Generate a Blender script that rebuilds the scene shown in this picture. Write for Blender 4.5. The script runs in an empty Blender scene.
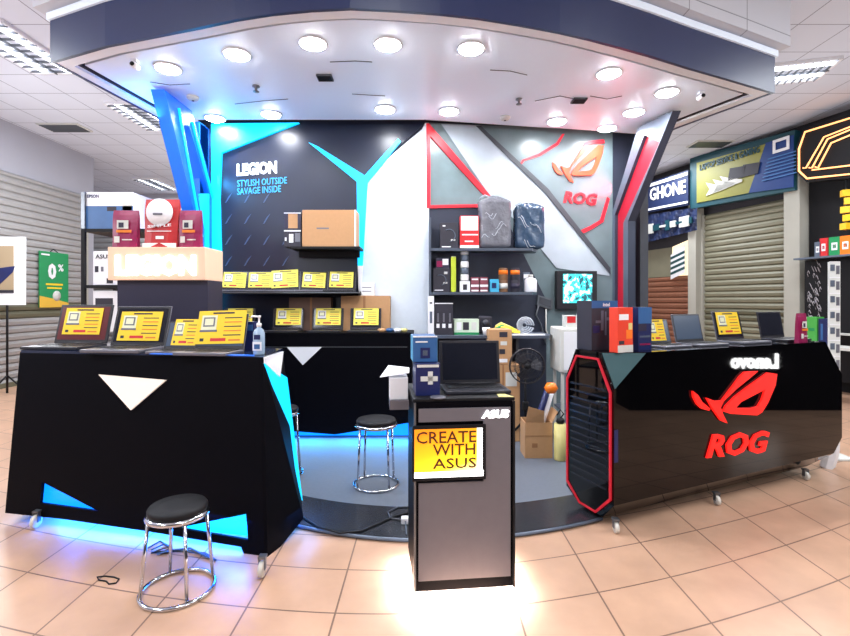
import bpy, bmesh, math, random
from mathutils import Vector, Matrix
from mathutils.geometry import tessellate_polygon
random.seed(7)
sc = bpy.context.scene
C = sc.collection
F = 480.0; H = 1.5
def X(px, Y): return (px - 425) / F * Y
def Z(py, Y): return H - (py - 300) / F * Y
def P(px, py, Y): return Vector((X(px, Y), Y, Z(py, Y)))
def onz(px, py, z):
    Y = F * (H - z) / (py - 300); return Vector((X(px, Y), Y, z))

# ------------------------------------------------------------ materials
def lin(c): return tuple((v / 255 / 12.92) if v / 255 <= .04045 else ((v / 255 + .055) / 1.055) ** 2.4 for v in c) + (1,)
MT = {}
def mat(name, rgb, rough=.5, metal=0, emit=None, es=1.0, noise=0, nscale=20, bump=0, alpha=None, spec=None, coat=0, trans=0):
    if name in MT: return MT[name]
    m = bpy.data.materials.new(name); m.use_nodes = True
    nt = m.node_tree; b = nt.nodes['Principled BSDF']
    b.inputs['Base Color'].default_value = lin(rgb)
    b.inputs['Roughness'].default_value = rough
    b.inputs['Metallic'].default_value = metal
    if spec is not None: b.inputs['Specular IOR Level'].default_value = spec
    if coat: b.inputs['Coat Weight'].default_value = coat; b.inputs['Coat Roughness'].default_value = .02
    if trans: b.inputs['Transmission Weight'].default_value = trans
    if emit: b.inputs['Emission Color'].default_value = lin(emit); b.inputs['Emission Strength'].default_value = es
    if alpha is not None: b.inputs['Alpha'].default_value = alpha
    tc = nt.nodes.new('ShaderNodeTexCoord'); nz = nt.nodes.new('ShaderNodeTexNoise')
    nz.inputs['Scale'].default_value = nscale; nz.inputs['Detail'].default_value = 4
    nt.links.new(tc.outputs['Object'], nz.inputs['Vector'])
    if noise:
        mx = nt.nodes.new('ShaderNodeMix'); mx.data_type = 'RGBA'
        d = tuple(max(0, v * (1 - noise)) for v in lin(rgb)[:3]) + (1,)
        l = tuple(min(1, v * (1 + noise)) for v in lin(rgb)[:3]) + (1,)
        mx.inputs['A'].default_value = d; mx.inputs['B'].default_value = l
        nt.links.new(nz.outputs['Fac'], mx.inputs['Factor']); nt.links.new(mx.outputs['Result'], b.inputs['Base Color'])
    if bump:
        bp = nt.nodes.new('ShaderNodeBump'); bp.inputs['Strength'].default_value = bump; bp.inputs['Distance'].default_value = .02
        nt.links.new(nz.outputs['Fac'], bp.inputs['Height']); nt.links.new(bp.outputs['Normal'], b.inputs['Normal'])
    MT[name] = m; return m
def grid_mat(name, rgb, line, sx, sy, ox, oy, wid, rough, bend=0, tilt=0, noise=.12, planes='XY', nscale=1.3):
    m = bpy.data.materials.new(name); m.use_nodes = True; nt = m.node_tree; b = nt.nodes['Principled BSDF']; N = nt.nodes; L = nt.links
    tc = N.new('ShaderNodeTexCoord'); sp = N.new('ShaderNodeSeparateXYZ'); L.new(tc.outputs['Object'], sp.inputs[0])
    def ma(op, a, bb=None):
        n = N.new('ShaderNodeMath'); n.operation = op
        for i, v in enumerate((a, bb)):
            if v is None: continue
            if isinstance(v, (int, float)): n.inputs[i].default_value = v
            else: L.new(v, n.inputs[i])
        return n.outputs[0]
    x = sp.outputs[planes[0]]; y = sp.outputs[planes[1]]
    if bend:
        x2 = ma('MULTIPLY', x, x); y = ma('SUBTRACT', y, ma('DIVIDE', ma('MULTIPLY', x2, bend), ma('ADD', ma('MULTIPLY', ma('ABSOLUTE', x), .22), .75))); y = ma('SUBTRACT', y, ma('MULTIPLY', sp.outputs[planes[0]], tilt))
    def ln(v, s, o):
        f = ma('FRACT', ma('DIVIDE', ma('SUBTRACT', v, o - 50 * s), s)); d = ma('ABSOLUTE', ma('SUBTRACT', f, .5))
        return ma('GREATER_THAN', d, .5 - wid / s / 2)
    g = ma('MAXIMUM', ln(x, sx, ox), ln(y, sy, oy))
    nz = N.new('ShaderNodeTexNoise'); nz.inputs['Scale'].default_value = nscale; nz.inputs['Detail'].default_value = 6; L.new(tc.outputs['Object'], nz.inputs['Vector'])
    m1 = N.new('ShaderNodeMix'); m1.data_type = 'RGBA'
    m1.inputs['A'].default_value = tuple(v * (1 - noise) for v in lin(rgb)[:3]) + (1,); m1.inputs['B'].default_value = tuple(min(1, v * (1 + noise)) for v in lin(rgb)[:3]) + (1,)
    L.new(nz.outputs['Fac'], m1.inputs['Factor'])
    m2 = N.new('ShaderNodeMix'); m2.data_type = 'RGBA'; L.new(g, m2.inputs['Factor']); L.new(m1.outputs['Result'], m2.inputs['A']); m2.inputs['B'].default_value = lin(line)
    L.new(m2.outputs['Result'], b.inputs['Base Color']); b.inputs['Roughness'].default_value = rough
    MT[name] = m; return m

black = mat('black_paint', (6, 6, 12), .5, noise=.2, spec=.06)
blackm = mat('black_matte', (12, 12, 17), .6, spec=.3)
gloss = mat('black_gloss', (3, 3, 5), .03, spec=.38)
navy = mat('navy_panel', (24, 30, 50), .35, noise=.25, nscale=3)
navyfascia = mat('navy_fascia', (32, 45, 86), .35, noise=.12, nscale=2)
white = mat('white_paint', (232, 232, 236), .45, noise=.03)
offwhite = mat('offwhite', (205, 205, 200), .6, noise=.06)
cyan = mat('cyan_light', (10, 160, 220), .4, emit=(10, 190, 245), es=1.1)
blue = mat('blue_panel', (20, 105, 215), .35, emit=(10, 90, 220), es=.25)
bluelit = mat('blue_light', (10, 90, 240), .4, emit=(10, 125, 255), es=1.6)
cyanlit = mat('cyan_lit', (10, 180, 255), .4, emit=(20, 180, 255), es=1.5)
red = mat('red_light', (200, 22, 40), .45, emit=(235, 25, 50), es=.25)
redlit = mat('red_lit', (190, 12, 10), .5, emit=(250, 28, 20), es=.8)
darkred = mat('dark_red_panel', (150, 25, 45), .4, emit=(190, 20, 45), es=.3)
orange_l = mat('orange_red', (215, 70, 34), .45, emit=(250, 80, 40), es=.12)
chrome = mat('chrome', (205, 208, 215), .14, 1)
steel = mat('steel_grey', (120, 124, 130), .35, .8)
silver = mat('silver_paint', (92, 102, 118), .35, .2)
grey = mat('grey_laminate', (104, 100, 106), .35, noise=.08)
greyb = mat('grey_backdrop', (106, 123, 128), .3, noise=.4, nscale=3)
greyd = mat('dark_grey', (58, 62, 70), .5, noise=.1)
shelfm = mat('shelf_grey', (70, 78, 92), .4)
slate = mat('slate_back', (34, 40, 58), .5, noise=.15)
carpet = mat('grey_vinyl', (96, 104, 116), .45, noise=.12, nscale=40)
darkstrip = mat('dark_vinyl', (40, 42, 48), .25, noise=.15, nscale=8)
card = mat('cardboard', (184, 140, 98), .75, noise=.08, nscale=30)
cardd = mat('cardboard_tape', (150, 105, 68), .6)
yellow = mat('sign_yellow', (243, 203, 28), .5, noise=.06)
ylpale = mat('sign_pale', (225, 225, 190), .5)
ored = mat('sign_orange', (222, 120, 30), .5)
ink = mat('ink_dark', (40, 38, 50), .6)
bezel = mat('bezel_black', (30, 28, 34), .4)
lapgrey = mat('laptop_grey', (112, 112, 122), .35, .4)
lapdark = mat('laptop_dark', (42, 42, 50), .4, .2)
screen = mat('screen_off', (26, 28, 38), .15)
screenb = mat('screen_blue_grey', (70, 84, 104), .25)
screenr = mat('screen_red', (70, 16, 24), .3, emit=(140, 25, 25), es=.15)
keys = mat('keys', (20, 20, 24), .5)
lit = mat('lamp_white', (255, 255, 255), .5, emit=(248, 250, 255), es=60)
litw = mat('letter_white', (255, 255, 255), .5, emit=(255, 255, 255), es=2.2)
whitetxt = mat('letter_plain', (240, 242, 248), .5, emit=(240, 242, 248), es=.35)
bluetxt = mat('letter_blue', (60, 165, 225), .5, emit=(60, 165, 225), es=.3)
magenta = mat('magenta_pack', (132, 16, 70), .35, noise=.1)
redpack = mat('red_pack', (205, 35, 40), .4, noise=.08)
green = mat('green_card', (20, 140, 80), .5)
orangep = mat('orange_plastic', (240, 120, 20), .4)
cream = mat('cream', (212, 200, 128), .5)
bluebox = mat('blue_box', (48, 92, 145), .4, noise=.2, nscale=9)
bluedeep = mat('blue_deep', (22, 32, 84), .4, noise=.2, nscale=9)
beige = mat('beige_panel', (215, 175, 150), .5, emit=(225, 180, 150), es=.35)
plum = mat('navy_plum', (38, 34, 58), .5, noise=.1)
olive = mat('shutter_olive', (128, 125, 105), .5, noise=.14, nscale=5)
sgrey = mat('shutter_grey', (158, 156, 155), .5, noise=.1, nscale=5)
brownsh = mat('shutter_brown', (140, 92, 70), .5, noise=.2)
bandm = mat('shutter_band', (100, 98, 78), .5)
pillar = mat('pillar_plaster', (172, 170, 160), .7, noise=.12, nscale=3)
wallm = mat('wall_paint', (170, 170, 180), .8, noise=.06, nscale=2)
dimwall = mat('dim_wall', (52, 50, 56), .8)
plasticclear = mat('clear_plastic', (205, 212, 222), .15, alpha=.55)
baggrey = mat('bag_grey_plastic', (104, 104, 112), .22, noise=.25, nscale=12, bump=.7)
bagblue = mat('bag_blue_plastic', (52, 72, 96), .2, noise=.3, nscale=10, bump=.7)
teal = mat('teal_glass', (50, 80, 84), .08, noise=.2, nscale=6)
rubber = mat('wheel_cream', (205, 200, 190), .5)
tileceil = grid_mat('ceiling_tiles', (212, 216, 228), (130, 134, 148), .6, .6, 0, 0, .012, .8, noise=.04)
tileface = grid_mat('bulkhead_tiles', (200, 202, 210), (140, 142, 150), .7, .35, 0, .1, .01, .8, noise=.03, planes='XZ')
floorm = grid_mat('floor_tiles', (190, 152, 126), (116, 90, 76), .44, .37, .01, .08, .009, .3, bend=.125, tilt=.065, noise=.34, nscale=2.6)

# ------------------------------------------------------------ mesh builder
class MB:
    def __init__(s): s.v = []; s.f = []; s.m = []; s.mats = []; s.sm = []
    def mi(s, m):
        if m not in s.mats: s.mats.append(m)
        return s.mats.index(m)
    def add(s, vs, fs, m, smooth=False):
        o = len(s.v); s.v += [Vector(v) for v in vs]; k = s.mi(m)
        for f in fs: s.f.append([i + o for i in f]); s.m.append(k); s.sm.append(smooth)
        return s
    def box(s, c, d, m, rz=0, rx=0, bev=0):
        c = Vector(c); hx, hy, hz = d[0] / 2, d[1] / 2, d[2] / 2
        R = Matrix.Rotation(rz, 3, 'Z') @ Matrix.Rotation(rx, 3, 'X')
        if bev:
            bm = bmesh.new(); bmesh.ops.create_cube(bm, size=1)
            for v in bm.verts: v.co = Vector((v.co.x * d[0], v.co.y * d[1], v.co.z * d[2]))
            bmesh.ops.bevel(bm, geom=bm.edges[:], offset=bev, segments=2, affect='EDGES', profile=.5)
            bm.verts.index_update()
            s.add([c + R @ v.co for v in bm.verts], [[v.index for v in f.verts] for f in bm.faces], m, False); bm.free(); return s
        vs = [c + R @ Vector((x, y, z)) for x in (-hx, hx) for y in (-hy, hy) for z in (-hz, hz)]
        return s.add(vs, [(0, 1, 3, 2), (4, 6, 7, 5), (0, 4, 5, 1), (2, 3, 7, 6), (0, 2, 6, 4), (1, 5, 7, 3)], m)
    def rect(s, x0, x1, z0, z1, y, th, m):   # a thin plate facing -y
        return s.box(((x0 + x1) / 2, y - th / 2, (z0 + z1) / 2), (abs(x1 - x0), th, abs(z1 - z0)), m)
    def prism(s, pts, vec, m, holes=(), mside=None):
        rings = [[Vector(p) for p in r] for r in [pts] + list(holes)]; vec = Vector(vec)
        tri = tessellate_polygon(rings); flat = [p for r in rings for p in r]; n = len(flat)
        s.add(flat + [p + vec for p in flat], [t for t in tri] + [tuple(i + n for i in reversed(t)) for t in tri], m)
        o = 0; fs = []
        for r in rings:
            k = len(r)
            for i in range(k): a = o + i; b = o + (i + 1) % k; fs.append((a, b, b + n, a + n))
            o += k
        return s.add(flat + [p + vec for p in flat], fs, mside or m)
    def tube(s, path, r, m, n=8, closed=False):
        path = [Vector(p) for p in path]; vs = []; fs = []; N = len(path); up = None
        for i, p in enumerate(path):
            if closed: t = path[(i + 1) % N] - path[i - 1]
            else: t = path[min(i + 1, N - 1)] - path[max(i - 1, 0)]
            if t.length < 1e-9: t = Vector((0, 0, 1))
            t.normalize()
            if up is None: up = t.orthogonal().normalized()
            else:
                up = up - t * up.dot(t)
                up = up.normalized() if up.length > 1e-6 else t.orthogonal().normalized()
            w = t.cross(up)
            for k in range(n): a = 2 * math.pi * k / n; vs.append(p + (up * math.cos(a) + w * math.sin(a)) * r)
        for i in range(N if closed else N - 1):
            for k in range(n):
                a = i * n + k; b = i * n + (k + 1) % n; j = ((i + 1) % N) * n
                fs.append((a, b, j + (k + 1) % n, j + k))
        if not closed: fs += [tuple(range(n - 1, -1, -1)), tuple((N - 1) * n + k for k in range(n))]
        return s.add(vs, fs, m, True)
    def lathe(s, prof, m, c=(0, 0, 0), n=24, axis='Z', smooth=True):
        c = Vector(c); vs = []; fs = []
        for r, h in prof:
            for k in range(n):
                a = 2 * math.pi * k / n; x, y = r * math.cos(a), r * math.sin(a)
                vs.append(c + (Vector((x, y, h)) if axis == 'Z' else Vector((x, h, y)) if axis == 'Y' else Vector((h, x, y))))
        for i in range(len(prof) - 1):
            for k in range(n): fs.append((i * n + k, i * n + (k + 1) % n, (i + 1) * n + (k + 1) % n, (i + 1) * n + k))
        fs += [tuple(range(n - 1, -1, -1)), tuple((len(prof) - 1) * n + k for k in range(n))]
        return s.add(vs, fs, m, smooth)
    def hull(s, pts, m):
        bm = bmesh.new()
        for p in pts: bm.verts.new(p)
        r = bmesh.ops.convex_hull(bm, input=bm.verts[:])
        bmesh.ops.delete(bm, geom=[v for v in bm.verts if not v.link_faces], context='VERTS')
        bmesh.ops.dissolve_limit(bm, angle_limit=.02, verts=bm.verts[:], edges=bm.edges[:])
        bm.verts.index_update()
        s.add([v.co.copy() for v in bm.verts], [[v.index for v in f.verts] for f in bm.faces], m); bm.free(); return s
    def text(s, body, org, xd, yd, w, h, m, th=.004, bold=.02, shear=0):
        cu = bpy.data.curves.new('t', 'FONT'); cu.body = body; cu.extrude = .02; cu.offset = bold; cu.resolution_u = 2; cu.shear = shear
        ob = bpy.data.objects.new('t', cu); C.objects.link(ob); bpy.context.view_layer.update()
        ev = ob.evaluated_get(bpy.context.evaluated_depsgraph_get()); me = ev.to_mesh()
        vs = [v.co.copy() for v in me.vertices]; fs = [tuple(p.vertices) for p in me.polygons]; ev.to_mesh_clear()
        bpy.data.objects.remove(ob); bpy.data.curves.remove(cu)
        x0 = min(v.x for v in vs); x1 = max(v.x for v in vs); y0 = min(v.y for v in vs); y1 = max(v.y for v in vs)
        xd = Vector(xd).normalized(); yd = Vector(yd).normalized(); nd = xd.cross(yd); org = Vector(org)
        s.add([org + xd * ((v.x - x0) / (x1 - x0) * w) + yd * ((v.y - y0) / (y1 - y0) * h) + nd * (v.z / .02 * th / 2 + th / 2) for v in vs], fs, m); return s
    def mesh(s, name):
        me = bpy.data.meshes.new(name); me.from_pydata([tuple(v) for v in s.v], [], s.f)
        for m in s.mats: me.materials.append(m)
        for p, k, q in zip(me.polygons, s.m, s.sm): p.material_index = k; p.use_smooth = q
        me.validate()
        bm = bmesh.new(); bm.from_mesh(me); bmesh.ops.recalc_face_normals(bm, faces=bm.faces[:]); bm.to_mesh(me); bm.free(); me.update()
        return me
    def build(s, name, parent=None, world=True):
        """world=True: coordinates were given in world space and are moved into an unrotated parent's space"""
        if parent is not None and world:
            o = Vector((0, 0, 0)); q = parent
            while q is not None: o += q.location; q = q.parent
            s.v = [v - o for v in s.v]
        elif parent is None and world:
            xs = [v.x for v in s.v]; ys = [v.y for v in s.v]; zs = [v.z for v in s.v]
            o = Vector(((min(xs) + max(xs)) / 2, (min(ys) + max(ys)) / 2, min(zs)))
            if name not in KEEP: s.v = [v - o for v in s.v]
        ob = bpy.data.objects.new(name, s.mesh(name)); C.objects.link(ob)
        if parent is not None: ob.parent = parent
        elif world and name not in KEEP: ob.location = o
        return ob
KEEP = {'floor', 'ceiling'}
def tag(o, label, cat, group=None):
    o['label'] = label; o['category'] = cat
    if group: o['group'] = group
    return o
def thing(name, label, cat, loc=(0, 0, 0), rz=0, group=None):
    o = bpy.data.objects.new(name, None); C.objects.link(o); o.empty_display_size = .1
    o.location = loc; o.rotation_euler = (0, 0, rz); return tag(o, label, cat, group)
def struct(o): o['kind'] = 'structure'; return o

# ------------------------------------------------------------ the mall shell
struct(MB().box((0, 5, -.05), (22, 20, .1), floorm).build('floor'))
CZ = 4.6
struct(MB().box((0, 5, CZ + .05), (22, 20, .1), tileceil).build('ceiling'))
struct(MB().box((-7.35, 2.75, CZ / 2), (.2, 15.5, CZ), wallm).build('wall_left'))
struct(MB().box((-9.05, 10.4, CZ / 2), (3.5, .2, CZ), wallm).build('wall_left_return'))
struct(MB().box((0, 14.1, CZ / 2), (22, .2, CZ), wallm).build('wall_back'))
struct(MB().box((0, -5.1, CZ / 2), (22, .2, CZ), dimwall).build('wall_front'))
FD = Vector((-.2826, 1, 0)).normalized(); FN = Vector((-FD.y, FD.x, 0))      # facade direction, normal towards the aisle
def fac(px, off=0):
    k = (px - 425) / F; Y = (9.104 - off * 1.039) / (k + .2826); return Vector((k * Y, Y, 0))
fa, fb = Vector((9.104 + .2826 * 5, -5, 0)), Vector((9.104 - .2826 * 14, 14, 0))
struct(MB().prism([fa, fb, fb + Vector((0, 0, CZ)), fa + Vector((0, 0, CZ))], -FN * .2, dimwall).build('wall_right'))

def shutter(name, label, a, b, z0, z1, n, pitch, m, band=None, extra=None):
    """corrugated roller shutter between plan points a and b; n = normal to the aisle"""
    a = Vector(a); b = Vector(b); n = Vector(n)
    root = thing(name, label, 'shutter', ((a.x + b.x) / 2, (a.y + b.y) / 2, 0))
    mb = MB(); z = z0; k = 0
    while z < z1 - .001:
        zt = min(z + pitch, z1); mm = band if band and 1.05 < z < 1.3 else m
        prof = [(.0, z), (.035, z + (zt - z) * .18), (.045, z + (zt - z) * .6), (.012, zt)]
        vs = []
        for o, zz in prof: vs += [a + n * o + Vector((0, 0, zz)), b + n * o + Vector((0, 0, zz))]
        mb.add(vs, [(0, 1, 3, 2), (2, 3, 5, 4), (4, 5, 7, 6)], mm); z = zt
    mb.build('curtain', root)
    for p in (a, b):
        d = (b - a).normalized() * (.05 if p == a else -.05)
        MB().prism([p, p + d, p + d + n * .09, p + n * .09], (0, 0, z1), pillar).build('guide_rail', root)
    MB().prism([a + n * .0, b, b + n * .1, a + n * .1], (0, 0, .08), bandm).build('bottom_bar', root)
    return root
shutter('roller_shutter', 'pale grey roller shutter on the far left behind the green poster', (-7.24, 10.2, 0), (-7.24, 6.2, 0), 0, 3.72, (1, 0, 0), .13, sgrey, bandm)
shutter('roller_shutter', 'distant grey shutter seen behind the storage rack with white boxes', (-10.5, 13.98, 0), (-5.5, 13.98, 0), 0, 3.7, (0, -1, 0), .15, sgrey)
shutter('roller_shutter', 'closed olive roller shutter under the yellow and blue sign board', fac(704, .02), fac(793, .02), 0, 3.35, FN, .12, olive, bandm)
a_, b_ = fac(645, .02), fac(696, .02)
shutter('roller_shutter', 'brown slatted shutter with lit opening above it, right of the red bracket', b_, a_, 0, 2.05, FN, .13, brownsh)
shutter('roller_shutter', 'narrow olive shutter strip beside the grey and red bracket', fac(640, .02), fac(612, .02), 0, 3.0, FN, .13, olive)
for p0, p1, nm in ((696, 704, 'a'), (793, 809, 'b'), (640, 645, 'c')):
    a, b = fac(p0, .02), fac(p1, .02)
    mb = MB().prism([a, b, b + FN * .22, a + FN * .22], (0, 0, 4.2 if nm != 'b' else 3.9), pillar)
    a2 = a - FD * 0; mb.prism([a + FN * .2, b + FN * .2, b + FN * .25, a + FN * .25], (0, 0, .12), greyd)
    struct(mb.build('trim_' + {'a': '1', 'b': '2', 'c': '3'}[nm]))
# lit opening above the brown shutter
r = thing('lit_shop_opening', 'lit cream opening with hanging striped sheet above brown shutter', 'shop opening', (a_ + b_) / 2)
glow = mat('warm_lit_wall', (235, 215, 180), .6, emit=(240, 222, 190), es=.8)
MB().prism([b_ + Vector((0, 0, 2.06)), a_ + Vector((0, 0, 2.06)), a_ + Vector((0, 0, 2.75)), b_ + Vector((0, 0, 2.75))], FN * .02, olive).build('upper_slats', r)
g1 = fac(673, .06)
MB().prism([fac(695.5, .06) + Vector((0, 0, 2.06)), g1 + Vector((0, 0, 2.06)), g1 + Vector((0, 0, 2.75)), fac(695.5, .06) + Vector((0, 0, 2.9))], FN * .02, glow).build('lit_wall', r)
mb = MB(); s0, s1 = fac(685, .16), fac(671, .16)
mb.prism([s0 + Vector((0, 0, 2.12)), s1 + Vector((0, 0, 1.98)), s1 + Vector((0, 0, 2.55)), s0 + Vector((0, 0, 2.75))], FN * .01, white)
for i in range(4):
    z = 2.1 + i * .12; mb.prism([s0 + Vector((0, 0, z + .1)), s1 + Vector((0, 0, z - .02)), s1 + Vector((0, 0, z + .04)), s0 + Vector((0, 0, z + .16))], FN * .015, teal)
mb.build('striped_sheet', r)

def on_fac(px, py, off): p = fac(px, off); p.z = Z(py, p.y); return p
# yellow and blue sign board
r = thing('shop_sign', 'long yellow and blue sign board above the closed olive shutter', 'sign', on_fac(745, 200, .3))
tealp = mat('sign_teal', (16, 68, 80), .5); sblue = mat('sign_blue', (20, 56, 120), .5); syel = mat('sign_olive_yellow', (136, 134, 58), .5, noise=.1)
MB().prism([on_fac(690, 158, .3), on_fac(795, 130, .3), on_fac(795, 190, .3), on_fac(690, 209, .3)], -FN * .15, tealp).build('board', r)
MB().prism([on_fac(697, 163, .31), on_fac(766, 144, .31), on_fac(749, 193, .31), on_fac(697, 203, .31)], FN * .01, syel).build('yellow_panel', r)
MB().prism([on_fac(766, 143, .31), on_fac(794, 135, .31), on_fac(794, 187, .31), on_fac(749, 193, .31)], FN * .01, sblue).build('blue_panel', r)
mb = MB()
ftx = -FD
p = on_fac(700, 171, .33); mb.text('LAPTOP SERVICE & GAMING', p, ftx, (0, 0, 1), 1.35, .13, tealp, .01)
for i in range(3): q = on_fac(706 + 7 * i, 196 - 3 * i, .33); mb.prism([q, q + ftx * .5 + Vector((0, 0, .05)), q + ftx * .5 + Vector((0, 0, .1)), q + ftx * .2 + Vector((0, 0, .2)), q + Vector((0, 0, .28)), q + ftx * .1 + Vector((0, 0, .12))], FN * .01, offwhite)
for i in range(2): q = on_fac(728 + 13 * i, 181 - 3 * i, .33); mb.prism([q, q + ftx * .35, q + ftx * .4 + Vector((0, 0, .2)), q + ftx * .05 + Vector((0, 0, .24))], FN * .01, ink)
mb.build('lettering', r)
mb = MB(); q = on_fac(773, 154, .33); mb.prism([q, q + ftx * .3, q + ftx * .3 + Vector((0, 0, .24)), q + Vector((0, 0, .24))], FN * .01, white, holes=[[q + ftx * .05 + Vector((0, 0, .05)), q + ftx * .25 + Vector((0, 0, .05)), q + ftx * .25 + Vector((0, 0, .19)), q + ftx * .05 + Vector((0, 0, .19))]])
for i in range(7): q = on_fac(768 - i, 160 + i * 3.6, .33); mb.prism([q, q + ftx * .75, q + ftx * .75 + Vector((0, 0, .02)), q + Vector((0, 0, .02))], FN * .01, mat('print_blue', (60, 110, 170), .5))
mb.build('small_print', r)
# dark blue phone sign + banner
dbl = mat('banner_blue', (26, 40, 78), .5)
r = thing('shop_sign', 'dark blue banner lettered HONE left of the yellow and blue board', 'sign', on_fac(665, 214, .35))
MB().prism([on_fac(644, 184, .35), on_fac(688, 170, .35), on_fac(688, 205, .35), on_fac(640, 214, .35)], -FN * .04, dbl).build('banner_sheet', r)
mb = MB()
mb.prism([on_fac(643, 186, .36), on_fac(688, 172, .36), on_fac(688, 175, .36), on_fac(643, 189, .36)], FN * .01, white)
mb.prism([on_fac(642, 210, .36), on_fac(688, 201, .36), on_fac(688, 203, .36), on_fac(642, 212, .36)], FN * .01, white)
mb.text('GHONE', on_fac(650, 201, .36), (on_fac(686, 193, .36) - on_fac(650, 201, .36)), (0, 0, 1), (on_fac(686, 193, .36) - on_fac(650, 201, .36)).length, .3, white, .01)
mb.build('lettering', r)
r = thing('hanging_banner', 'crumpled blue and white banner hanging below the dark blue banner', 'banner', on_fac(670, 235, .3))
mb = MB(); vs = []; n = 24
for j in range(7):
    for i in range(n + 1):
        px = 640 + 57 * i / n; y0 = 216 - 9 * i / n; y1 = 244 - 14 * i / n
        p = on_fac(px, y0 + (y1 - y0) * j / 6, .3 + .03 * math.sin(i * 1.3 + j)); vs.append(p)
mb.add(vs, [(j * (n + 1) + i, j * (n + 1) + i + 1, (j + 1) * (n + 1) + i + 1, (j + 1) * (n + 1) + i) for j in range(6) for i in range(n)], dbl)
for i in range(9): q = on_fac(645 + 5.6 * i, 230 - i * 1.2, .345); mb.box(q, (.03, .12 + .05 * (i % 4), .05 + .09 * ((i * 2) % 3)), offwhite if i % 2 else tealp, rz=.27)
mb.build('banner_cloth', r)

# black shop on the far right
orl = mat('orange_neon', (250, 170, 110), .5, emit=(255, 175, 110), es=1.3)
r = thing('shop_sign', 'black octagonal sign with glowing orange outline at top right', 'sign', on_fac(830, 185, .5))
oc = [on_fac(796, 148, .5), on_fac(803, 129, .5), on_fac(870, 108, .5), on_fac(870, 176, .5), on_fac(806, 182, .5), on_fac(796, 172, .5)]
MB().prism(oc, -FN * .2, blackm).build('board', r)
mb = MB()
oc2 = [on_fac(799, 149, .52), on_fac(805, 132, .52), on_fac(870, 112, .52), on_fac(870, 172, .52), on_fac(807, 178.5, .52), on_fac(799, 171, .52)]
mb.tube(oc2, .016, orl, 6, True)
for dx, dy in ((0, 0), (6, 2), (12, 6)):
    mb.tube([on_fac(803 + dx, 168 - dy * .2, .52), on_fac(806 + dx, 168, .52), on_fac(824 + dx * .6, 137 + dy, .52), on_fac(870, 119 + dy * 1.3, .52)], .013, orl, 6)
mb.tube([on_fac(812, 170, .52), on_fac(870, 163, .52)], .012, orl, 6)
mb.build('neon_outline', r)
r = thing('shop_unit', 'dark open shop with shelves below the black octagonal sign', 'shop', fac(835))
MB().prism([fac(810, .05), fac(900, .05), fac(900, .05) + Vector((0, 0, 3.6)), fac(810, .05) + Vector((0, 0, 3.6))], FN * .02, blackm).build('dark_interior', r)
def fshelf(px0, px1, z, off, d, m): a, b = fac(px0, off), fac(px1, off); return MB().prism([a + Vector((0, 0, z)), b + Vector((0, 0, z)), b + Vector((0, 0, z)) + FN * d, a + Vector((0, 0, z)) + FN * d], (0, 0, .03), m)
zs = Z(257, fac(825, .3).y)
fshelf(813, 900, zs - .03, .07, .45, silver).build('shelf', r)
mb = MB(); lace = mat('lace_print', (165, 160, 165), .6)
mb.prism([fac(806, .3) + Vector((0, 0, .2)), fac(880, .3) + Vector((0, 0, .2)), fac(880, .3) + Vector((0, 0, zs - .04)), fac(806, .3) + Vector((0, 0, zs - .04))], FN * .03, blackm)
for i in range(46):
    px = 809 + random.random() * 14; z = 1.0 + random.random() * 1.1; q = fac(px, .34); q.z = z
    w = .03 + random.random() * .07; mb.tube([q, q + Vector((.0, w * .5, w)), q + Vector((.0, w, .2 * w)), q + Vector((.0, w * .6, -w))], .006, lace, 4)
mb.build('patterned_panel', r)
fshelf(810, 900, .95, .36, .12, offwhite).build('shelf', r)

# ------------------------------------------------------------ general goods
def carton(name, label, cat, loc, w, d, h, body, rz=0, decor=(), texts=(), top=None, side=None, group=None, flaps=False, arc_=None):
    """a box whose base centre is loc; decor on the front face in 0..1 coords"""
    mb = MB(); mb.box((0, 0, h / 2), (w, d, h), body, bev=min(w, d, h) * .02)
    if top: mb.box((0, 0, h + .001), (w * .97, d * .97, .002), top)
    if side:
        for s_ in (-1, 1): mb.box((s_ * (w / 2 + .0008), 0, h / 2), (.0016, d * .96, h * .96), side)
    for (u0, v0, u1, v1, m) in decor: mb.rect(-w / 2 + u0 * w, -w / 2 + u1 * w, v0 * h, v1 * h, -d / 2, .002 + .0006 * (m is ink), m)
    for (t, u0, v0, u1, v1, m) in texts: mb.text(t, (-w / 2 + u0 * w, -d / 2 - .0025, v0 * h), (1, 0, 0), (0, 0, 1), (u1 - u0) * w, (v1 - v0) * h, m, .001)
    if arc_: u, v, q = arc_; mb.tube([(-w / 2 + u * w + q * math.sin(t * .3), -d / 2 - .003, v * h + q * math.cos(t * .3)) for t in range(-2, 11)], .005, silver, 5)
    if flaps:
        for s_ in (-1, 1): mb.box((s_ * (w / 2 + .03), 0, h + .02), (.1, d * .95, .005), card, 0); 
    o = mb.build(name, None, world=False); o.location = loc; o.rotation_euler = (0, 0, rz)
    return tag(o, label, cat, group)
def pbox(name, label, cat, px0, px1, py0, py1, Y, d, body, **k):
    """front face spans these sight lines at distance Y"""
    w = (px1 - px0) / F * Y; h = (py1 - py0) / F * Y
    zb = k.pop('z', None)
    if zb is None: zb = Z(py1, Y)
    return carton(name, label, cat, (X((px0 + px1) / 2, Y), Y + d / 2, zb), w, d, h, body, **k)

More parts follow.
